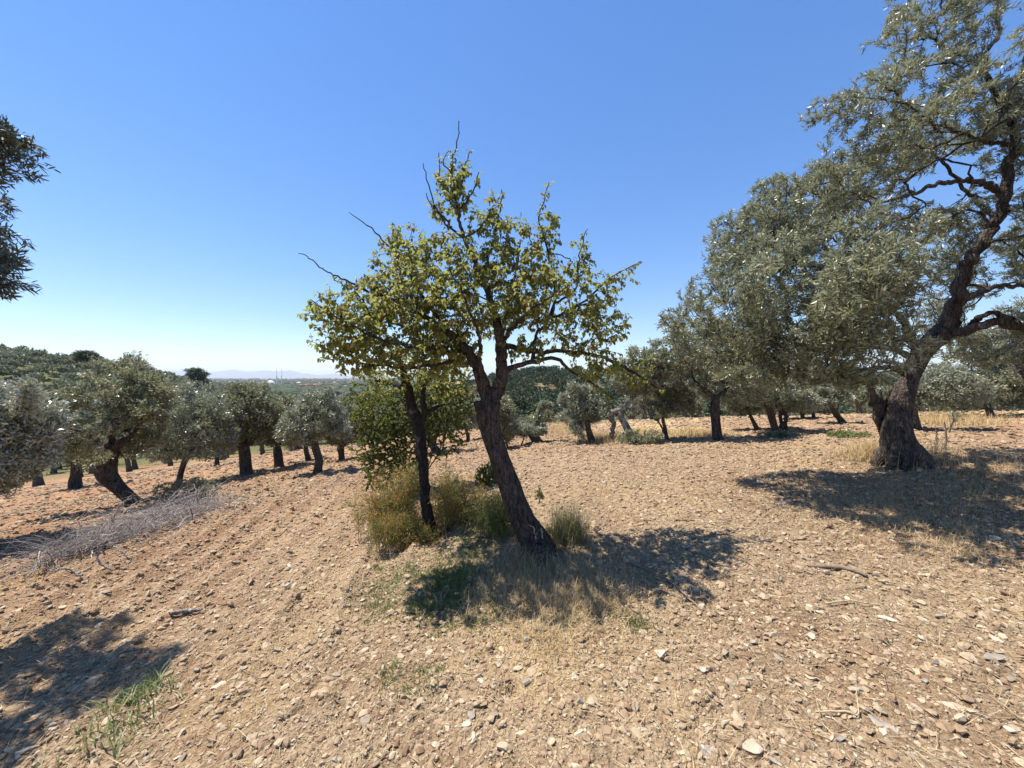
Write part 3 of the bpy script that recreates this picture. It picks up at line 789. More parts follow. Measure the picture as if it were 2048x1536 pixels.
def slender_tree():
    rng = np.random.default_rng(8)
    b = ray_ground(862, 1072); Y = b.y
    sk = Skel()
    p, r = pxpath([(866, 1085, 32), (857, 1040, 22), (850, 990, 19), (846, 930, 20), (843, 890, 20), (836, 850, 23), (824, 815, 19), (817, 780, 18), (806, 745, 13), (798, 710, 8), (790, 670, 4)], Y)
    sk.path(p, r, step=.03, wob=.004, rng=rng, ok_from=.55)
    for pts in ([(840, 852, 14), (850, 825, 12), (846, 800, 10), (850, 770, 8), (866, 740, 6), (880, 700, 4)], [(850, 826, 10), (872, 815, 8), (888, 808, 4)], [(818, 780, 12), (790, 770, 8, .2), (750, 760, 4, .3)],
                [(866, 740, 8), (900, 735, 6, .2), (940, 730, 3, .3)]):
        p, r = pxpath(pts, Y); sk.path(p, r, sk.nearest(p[0], True), .04, .006, rng, .2)
    B = [pxblob(830, 735, 120, 50, Y, .1, .5), pxblob(900, 760, 70, 45, Y, .15, .4), pxblob(760, 770, 60, 45, Y, .1, .4)]
    sk.grow(blob_pts(B, 200, rng, -.3, 5, 2.2), .055, rng, .35, .8)
    sk.radii(.0017, .47)
    root = thing('slender_tree', b, 'slender tree with blackish forked trunk rising from ferny bushes beside the pear tree', 'tree')
    org = root.location
    tubes(sk, lambda r: r > .015, lambda r: 8 if r < .03 else 26, .15, 11., 4, .15).obj('trunk', M['dark_bark'], root, origin=org)
    tubes(sk, lambda r: r <= .015, lambda r: 3 if r < .004 else 5).obj('branches', M['dark_bark'], root, origin=org)
    n = 1700
    pos, d, nd = scatter_on(sk, twig_nodes(sk, 6, .006), n, rng)
    rnd = unit(rng.normal(0, 1, (n, 3))*np.array([1, 1, .3]))
    ld = unit(rnd*.8+d*.3+np.array([0, 0, -.6])*rng.random((n, 1))); nr = unit(rnd*.5+np.array([0, 0, 1.]))
    V, Fc = place(PRV, PRF, pos, ld, nr, .045*(.6+.6*rng.random(n)), .026*(.7+.5*rng.random(n)))
    mesh_obj('crown', V, Fc, M['pear_leaf'], root, origin=org)
slender_tree()

def bush(name, base, blobs, nat, nleaf, L, W, mat, bark, label, cat, seed, stems=7, tip=.0013, thin=-.35, freq=2.5, step=.05, tmpl='olive', up=.3, maxlv=6, group=None, stem_r=.012, shell=.4):
    rng = np.random.default_rng(seed); sk = Skel()
    root0 = sk.add((base[0], base[1], base[2]-.03), -1, stem_r*1.2, True, True)
    for k in range(stems):
        bl = blobs[k % len(blobs)]
        e = np.array(bl[:3])+rng.normal(0, .35, 3)*np.array(bl[3:6])
        b = np.array(base)+np.array([rng.normal(0, .05), rng.normal(0, .05), .02])
        sk.path([b, (b+e)/2+rng.normal(0, .06, 3)*np.linalg.norm(e-b), e], [stem_r, stem_r*.7, stem_r*.3], root0, step, .004, rng, .1)
    sk.grow(blob_pts(blobs, nat, rng, thin, seed, freq, shell), step, rng, .35, .8)
    sk.radii(tip, .45)
    root = thing(name, base, label, cat, group); org = root.location
    tubes(sk, lambda r: True, lambda r: 3 if r < .006 else 6).obj('stems', bark, root, origin=org)
    V, Fc = leaf_cloud(sk, nleaf, rng, L, W, maxlv, up=up, tmpl=tmpl, fixr=stem_r*.6)
    mesh_obj('foliage', V, Fc, mat, root, origin=org)
    return root
def shrub():
    b = ray_ground(835, 985); Y = b.y
    B = [pxblob(775, 820, 90, 75, Y, 0, .5), pxblob(860, 800, 90, 80, Y, .1, .5), pxblob(800, 900, 75, 60, Y, 0, .4), pxblob(755, 875, 60, 70, Y, -.1, .3), pxblob(880, 870, 60, 50, Y, .2, .4, .8), pxblob(915, 790, 50, 60, Y, .2, .3, .8), pxblob(760, 945, 45, 40, Y, -.1, .3, .7)]
    bush('green_shrub', b, B, 3600, 90000, .028, .0145, M['shrub_leaf'], M['dark_bark'], 'dense lime green small leaved shrub growing behind the slender dark tree', 'shrub', 12, 10, .0013, -.4, 3.)
shrub()

def fern_bush(name, px, py, blobs, label, seed, mats, nstem=60, nfil=9000, L=.035, W=.0022, spread=.12):
    """wild asparagus: arching wiry stems set with hair-thin needles"""
    b = ray_ground(px, py); rng = np.random.default_rng(seed)
    root = thing(name, b, label, 'bush'); org = root.location
    Bs = [pxblob(*q[:4], b.y, *q[4:]) for q in blobs]
    ends = blob_pts(Bs, nstem*len(mats), rng, -1, seed, 1., .5)
    for mi, mt in enumerate(mats):
        sk = Skel(); m = ends[mi::len(mats)]
        r0 = sk.add(np.array(b)+np.array([0, 0, -.03]), -1, .004, True)
        for e in m:
            s = np.array(b)+np.array([rng.normal(0, spread), rng.normal(0, spread), .0])
            s = s*.6+np.array([e[0], e[1], b.z])*.4
            s[2] = gz(s[0], s[1])-.01
            mid = (s+e)/2+np.array([0, 0, .12+.1*rng.random()])*np.linalg.norm(e-s)
            ro = sk.add(s, -1, .003, True)
            sk.path([s+1e-3, mid, e, e+(e-mid)*.45-np.array([0, 0, .03])], [.0026, .0018, .0012, .0006], ro, .035, .004, rng)
        q = sk.p[1:sk.n]; 
        sk.radii(.001)
        tubes(sk, lambda r: True, lambda r: 3).obj('stems', M['brown_twig'], root, origin=org)
        nodes = np.arange(sk.n)[(sk.par[:sk.n] >= 0)]
        nodes = nodes[sk.r[nodes] < .0022]
        n = nfil//len(mats)
        pos, d, _ = scatter_on(sk, nodes, n, rng)
        side = unit(np.cross(d, unit(rng.normal(0, 1, (n, 3)))))
        # side sprigs carry the needles a little away from the stem
        pos = pos+side*(rng.random((n, 1))**1.3)*.055
        ld = unit(side*.6+rng.normal(0, .6, (n, 3))+d*.5)
        V, Fc = place(DIAV, DIAF, pos, ld, rng.normal(0, 1, (n, 3)), L*(.5+rng.random(n)), np.full(n, W))
        mesh_obj('foliage', V, Fc, M[mt], root, origin=org)
fern_bush('asparagus_bush', 790, 1065, [(790, 975, 60, 36, 0, .3), (822, 948, 36, 24, .05, .2), (742, 1010, 46, 34, 0, .25), (800, 1028, 60, 34, -.05, .25)], 'wispy golden green wild asparagus bush on the left side of the slender dark trunk', 31, ['fern_gold', 'fern_green'], 80, 14000, L=.045, W=.0055, spread=.22)
fern_bush('asparagus_bush', 910, 1055, [(900, 972, 50, 34, 0, .3), (948, 1008, 60, 36, .05, .3), (885, 1024, 50, 38, 0, .25)], 'wispy rusty green wild asparagus bush between the slender dark trunk and the pear trunk', 32, ['fern_green', 'fern_gold'], 80, 13000, L=.045, W=.0055, spread=.22)
fern_bush('asparagus_bush', 790, 1092, [(780, 1045, 50, 28, 0, .18), (835, 1065, 45, 28, 0, .18)], 'low rounded rusty brown asparagus tuft at the foot of the slender trunk', 33, ['fern_gold', 'fern_green'], 60, 11000, .036, .005, .16)
fern_bush('asparagus_bush', 985, 1075, [(985, 1030, 55, 32, 0, .2), (1010, 1000, 40, 30, .1, .2)], 'small green feathery bush just left of the pear trunk foot', 34, ['fern_green', 'weed'], 50, 8000, .036, .005, .16)

def blades(x, y, n, rng, h, w, lean=.5, spread=.1, segs=3):
    """curved grass blades, flat ribbons"""
    px = x+rng.normal(0, 1, n)*spread; py = y+rng.normal(0, 1, n)*spread; pz = surf(px, py)-.006
    az = rng.uniform(0, 6.283, n); H = h*(.45+.75*rng.random(n)); ln = lean*(.15+rng.random(n))
    V = np.zeros((n, segs*2+1, 3)); sd = np.stack([-np.sin(az), np.cos(az), np.zeros(n)], 1); dr = np.stack([np.cos(az), np.sin(az), np.zeros(n)], 1)
    for k in range(segs+1):
        t = k/segs
        c = np.stack([px, py, pz], 1)+dr*(H*ln*t**1.8)[:, None]+np.array([0, 0, 1])*(H*(t-.35*ln*t*t))[:, None]
        ww = w*(1-t**1.5)*.5
        if k < segs: V[:, 2*k] = c-sd*ww; V[:, 2*k+1] = c+sd*ww
        else: V[:, 2*k] = c
    m = segs*2+1; b = np.arange(n)[:, None]*m
    q = [b+np.array([2*k, 2*k+1, 2*k+3, 2*k+2]) for k in range(segs-1)]
    t = b+np.array([2*segs-2, 2*segs-1, 2*segs])
    return V.reshape(-1, 3), [np.concatenate(q), t]
def grass_clump(name, px, py, n, h, w, lean, spread, mats, label, seed, group=None):
    b = ray_ground(px, py); rng = np.random.default_rng(seed); V = []; pt = None
    root = thing(name, b, label, 'grass', group)
    for mt, f in mats:
        V, Fc = blades(b.x, b.y, int(n*f), rng, h, w, lean, spread)
        mesh_obj('blades', V, Fc, M[mt], root, origin=root.location)
    return root
grass_clump('grass_clump', 1135, 1085, 1100, .36, .0035, .75, .085, [('grass_green', .75), ('straw', .25)], 'tall tuft of thin yellow green grass beside the foot of the pear trunk', 41)
grass_clump('grass_clump', 1050, 1140, 700, .17, .003, .9, .14, [('straw', .8), ('grass_green', .2)], 'dry straw coloured grass tuft in front of the pear trunk', 42)
grass_clump('grass_clump', 1180, 1180, 500, .14, .003, 1., .16, [('straw', .9), ('grass_green', .1)], 'sparse dry grass in the pear shade right of its trunk', 43)
grass_clump('grass_clump', 905, 1160, 420, .10, .004, .8, .09, [('weed', 1)], 'short dark green grass patch below the rusty asparagus tuft', 44)
grass_clump('broad_grass', 275, 1395, 130, .12, .009, 1.1, .07, [('broad_grass', 1)], 'clump of broad pale green grass blades on the bare soil at lower left', 45)
grass_clump('broad_grass', 230, 1470, 150, .11, .008, 1.2, .11, [('broad_grass', .8), ('straw', .2)], 'broad green grass clump half in shade near the bottom left', 46)
grass_clump('grass_clump', 1275, 1255, 130, .07, .003, .8, .04, [('weed', .6), ('straw', .4)], 'tiny green grass tuft next to a stone right of the dry grass', 47)
grass_clump('grass_clump', 1765, 915, 1100, .38, .006, .8, .28, [('gold_grass', .7), ('straw', .3)], 'dry amber grass at the left foot of the big olive tree', 48)
grass_clump('grass_clump', 1900, 925, 600, .28, .005, .8, .5, [('straw', 1)], 'dry pale grass right of the big olive tree trunk', 49)

# ------------------------------------------------------------------ olive trees
def olive(name, base, Y, paths, blobs, nat, nleaf, L, W, label, seed, mat='olive_leaf', bark='olive_bark', step=.12, tip=.003, big=.03, amp=.2, thin=-.35, freq=1.1, okf=.45, group=None, leafup=.25, ridge=.3, hero=False, shell=.4, world=False):
    rng = np.random.default_rng(seed); sk = Skel(60000)
    for pts in paths:
        if world: p = [q[:3] for q in pts]; r = [q[3] for q in pts]
        else: p, r = pxpath(pts, Y); r = [q*(.7 if hero else .7) for q in r]
        first = sk.n == 0 or pts[0][-1] == 'root'
        if sk.n == 0:
            sk.path(p, r, step=min(step, .06), wob=0, rng=rng, ok_from=okf)
        else:
            i = sk.nearest(p[0], True)
            root = np.linalg.norm(sk.p[i]-np.asarray(p[0])) > 2.5*max(r[0], sk.r[i])
            sk.path(p, r, -1 if root else i, min(step, .07), .012 if hero else .02, rng, .0 if not root else .5)
    sk.grow(blob_pts(blobs, nat, rng, thin, seed, freq, shell), step, rng, .35, .8)
    sk.radii(tip, .45)
    root = thing(name, base, label, 'tree', group); org = root.location
    tubes(sk, lambda r: r > big, lambda r: 8 if r < .06 else (40 if hero else 18), amp*.7, 4., seed, ridge).obj('trunk', M[bark], root, origin=org)
    tubes(sk, lambda r: r <= big, lambda r: 3 if r < .012 else 5).obj('branches', M[bark], root, origin=org)
    V, Fc = leaf_cloud(sk, nleaf, rng, L, W, 10, fixr=.02, up=leafup, jit=step*(.14 if hero else .3), nb=.5 if hero else .3)
    mesh_obj('crown', V, Fc, M[mat], root, origin=org)
    return root

def big_olive():
    b = ray_ground(1810, 928); Y = b.y
    paths = [
     [(1820, 948, 150), (1808, 915, 104), (1798, 890, 84), (1793, 850, 70), (1804, 800, 56), (1820, 755, 40), (1840, 712, 44), (1862, 685, 46), (1890, 660, 48)],
     [(1890, 660, 44), (1908, 620, 38, -.1), (1922, 570, 32, -.2), (1934, 528, 30, -.25), (1962, 490, 28, -.3), (1995, 440, 27, -.35), (2012, 380, 25, -.4), (2022, 320, 22, -.4), (2032, 270, 18, -.4), (2006, 215, 14, -.4), (1978, 165, 12, -.4), (1968, 120, 10, -.4), (1995, 60, 8, -.4), (1990, -30, 5, -.4)],
     [(1890, 664, 30), (1930, 662, 28, -.2), (1965, 652, 25, -.35), (1995, 642, 24, -.45), (2030, 648, 28, -.5), (2070, 650, 24, -.5), (2150, 600, 14, -.5), (2220, 520, 8, -.5)],
     [(1940, 658, 16), (1962, 634, 14, -.38), (1990, 628, 14, -.42), (2022, 640, 18, -.5)],
     [(1918, 606, 18), (1960, 585, 14, .2), (2000, 572, 12, .3), (2060, 570, 10, .4), (2140, 540, 7, .5)],
     [(2012, 392, 18), (1975, 372, 15, -.5), (1920, 362, 13, -.6), (1870, 370, 11, -.7), (1800, 395, 8, -.8), (1740, 410, 5, -.9)],
     [(1842, 714, 24), (1815, 660, 18, -.2), (1785, 620, 15, -.4), (1740, 590, 12, -.6), (1690, 560, 9, -.8), (1620, 530, 7, -.9), (1540, 500, 5, -1.)],
     [(1835, 720, 20), (1790, 700, 15, .3), (1730, 690, 12, .5), (1650, 670, 9, .6), (1560, 640, 6, .6)],
     [(1820, 755, 18), (1780, 735, 12, -.3), (1700, 740, 9, -.5), (1600, 730, 7, -.6), (1500, 700, 5, -.7), (1410, 660, 3, -.7)],
     [(2000, 440, 14), (1950, 400, 10, .4), (1880, 320, 8, .6), (1810, 260, 5, .6)],
     [(2025, 290, 12), (1960, 280, 9, -.8), (1860, 240, 7, -1), (1780, 180, 5, -1)],
     [(1968, 130, 8), (1900, 100, 7, -.2), (1840, 60, 5, -.1)],
     [(1790, 624, 11), (1720, 520, 8, -.2), (1660, 430, 6, -.1), (1620, 370, 4, -.1)],
     [(1803, 842, 30, -.06), (1797, 880, 28, -.1), (1790, 915, 24, -.14), (1776, 946, 12, -.25)], [(1808, 850, 30, -.06), (1816, 885, 28, -.1), (1836, 918, 20, -.15), (1866, 942, 10, -.2)], [(1802, 860, 26, -.1), (1806, 900, 24, -.14), (1812, 945, 12, -.3)], [(1806, 880, 34, .1), (1846, 914, 26, .15), (1884, 928, 14, .2)],
     [(1780, 942, 34, .2), (1774, 905, 28, .18), (1766, 860, 26, .15), (1757, 830, 27, .12), (1750, 806, 28, .1), (1743, 788, 20, .1), (1736, 772, 6, .1)], [(1764, 868, 22, .12), (1756, 830, 20, .1), (1758, 800, 18, .1), (1762, 780, 6, .1)],
     [(1764, 850, 18, .1), (1770, 815, 15, .1), (1776, 790, 10, .1), (1780, 772, 4, .1)],
     [(1768, 900, 32, .1), (1752, 925, 26, .1), (1738, 940, 14, .1)],
    ]
    B = [pxblob(1560, 610, 175, 150, Y, -1.0, 1.2, 1.2), pxblob(1680, 700, 130, 80, Y, -1.3, .8, 1), pxblob(1610, 580, 130, 90, Y, -2.0, .6, .7), pxblob(1440, 660, 90, 90, Y, -.3, .8, 1), pxblob(1700, 530, 130, 110, Y, -1.5, .8, .9), pxblob(1480, 480, 70, 60, Y, -.2, .6, 1.),
         pxblob(1600, 420, 110, 80, Y, -.3, .8, 1), pxblob(1720, 350, 120, 60, Y, 0, .9, .8), pxblob(1650, 230, 55, 25, Y, -.4, .4, .6), pxblob(1790, 220, 130, 80, Y, -.6, .9, .6), pxblob(1780, 110, 75, 70, Y, -.4, .7, .6), pxblob(1880, 70, 95, 80, Y, -.4, .8, .5),
         pxblob(1900, 230, 110, 90, Y, 0, .9, .4), pxblob(2070, 250, 90, 110, Y, -.4, .7, .8), pxblob(1930, -60, 130, 60, Y, -.4, .8, .8), pxblob(2120, 480, 90, 90, Y, .3, .7, .7), pxblob(2110, 630, 70, 60, Y, -.6, .5, .8),
         pxblob(1960, 430, 60, 60, Y, .5, .5, .7), pxblob(1900, 640, 60, 60, Y, 1.2, .5, .8), pxblob(2015, 520, 50, 50, Y, .6, .5, .7), pxblob(1970, 560, 50, 40, Y, 1.0, .5, .6), pxblob(2000, 700, 60, 40, Y, .8, .5, .8), pxblob(1880, 500, 70, 70, Y, .9, .5, .6), pxblob(1800, 450, 90, 50, Y, .4, .7, .45), pxblob(1380, 560, 40, 40, Y, -.1, .5, .5), pxblob(1350, 650, 30, 40, Y, -.1, .4, .6), pxblob(1850, 560, 60, 50, Y, .9, .5, .5), pxblob(2150, 100, 90, 140, Y, -.2, .8, .6),
         pxblob(1590, 735, 190, 50, Y, -1.1, .8, 1.1), pxblob(1480, 610, 90, 100, Y, -.2, .8, 1.1), pxblob(1620, 500, 120, 80, Y, -.5, .8, 1.), pxblob(1730, 650, 70, 100, Y, -.6, .6, .9), pxblob(1730, 560, 110, 100, Y, -1.7, .6, .7), pxblob(1650, 690, 110, 60, Y, -1.5, .5, .7), pxblob(1840, 180, 90, 70, Y, -1.3, .5, .5), pxblob(2250, 420, 120, 200, Y, -1.4, .9, .9), pxblob(2200, 150, 120, 120, Y, -1.5, .9, .6)]
    olive('large_olive_tree', b, Y, paths, B, 12000, 235000, .062, .0125, 'large old olive tree with thick split trunk towering over the right side', 51, hero=True, step=.10, ridge=.5, tip=.0024, thin=-.2, freq=2.4, big=.035, amp=.17, okf=.75, shell=.36)
big_olive()

def edge_olive():
    # tree at the left of the view, only its branch ends reach into the frame
    base = Vector((-7.0, 3.3, 0)); base.z = gz(base.x, base.y)
    z0 = base.z
    paths = [[(-7.0, 3.3, z0-.1, .34), (-6.9, 3.3, z0+.5, .27), (-6.8, 3.2, z0+1.1, .24), (-6.7, 3.1, z0+1.6, .2)],
             [(-6.7, 3.1, z0+1.6, .13), (-6.2, 3.1, z0+2.6, .09), (-5.6, 3.15, z0+3.3, .06), (-5.0, 3.2, z0+3.9, .03)],
             [(-6.7, 3.1, z0+1.5, .12), (-6.0, 3.1, z0+2.0, .07), (-5.3, 3.2, z0+2.5, .04), (-4.7, 3.2, z0+2.8, .02)],
             [(-6.7, 3.1, z0+1.5, .12), (-5.6, 2.7, z0+2.0, .07), (-4.5, 2.4, z0+2.3, .04), (-3.8, 2.2, z0+2.5, .02)],
             [(-6.7, 3.1, z0+1.6, .13), (-7.4, 3.6, z0+2.8, .08), (-8.0, 4.0, z0+3.8, .04)]]
    Y = 2.85
    B = [pxblob(-70, 290, 120, 75, Y, 0, .35, 1), pxblob(2, 280, 46, 48, Y, 0, .2, 1.1), pxblob(-60, 540, 100, 70, Y, 0, .3, 1), pxblob(-12, 575, 44, 30, Y, 0, .15, 1.1), pxblob(-20, 480, 44, 40, Y, .1, .2, .9), pxblob(-240, 400, 160, 200, Y, .2, .7, .6), (-3.7, 2.15, z0+2.5, .6, .3, .35, .9), (-4.6, 2.2, z0+2.6, .7, .5, .5, .7)]
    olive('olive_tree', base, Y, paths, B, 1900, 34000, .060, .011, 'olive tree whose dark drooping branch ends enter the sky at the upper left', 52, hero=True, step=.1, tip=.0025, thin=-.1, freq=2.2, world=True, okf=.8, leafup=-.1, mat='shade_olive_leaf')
edge_olive()
# ------------------------------------------------------------------ olive trees of the grove, each with its own trunk
def mid(px, py, paths, blobs, label, seed, k=(1.25, 1.15), n=15000, nat=520, L=.095, W=.027, mat='olive_leaf', bark='olive_bark_far', name='olive_tree', thin=-.25, tip=.004):
    b = ray_ground(px, py); Y = b.y; sc = Y/12.
    B = [pxblob(q[0], q[1]+3, q[2]*k[0], q[3]*k[1], Y, q[4] if len(q) > 4 else 0) for q in blobs]
    rg0 = np.random.default_rng(seed+7)      # upright sprays that break the crown outline
    for q in list(blobs):
        for _ in range(5 if n > 200 else 0):
            a = rg0.uniform(.15, 2.99); rr = rg0.uniform(.85, 1.15)
            B.append(pxblob(q[0]+q[2]*1.1*math.cos(a)*rr, q[1]-q[3]*1.1*math.sin(a)*rr, q[2]*rg0.uniform(.10, .2), q[3]*rg0.uniform(.25, .5), Y, rg0.uniform(-.5, .5), None, 1.5))
    return olive(name, b, Y, paths, B, nat, n, L*max(.8, sc), W*max(.8, sc), label, seed, mat, bark, step=.14, tip=tip, big=.03, amp=.2, thin=thin, freq=.9, okf=.6)
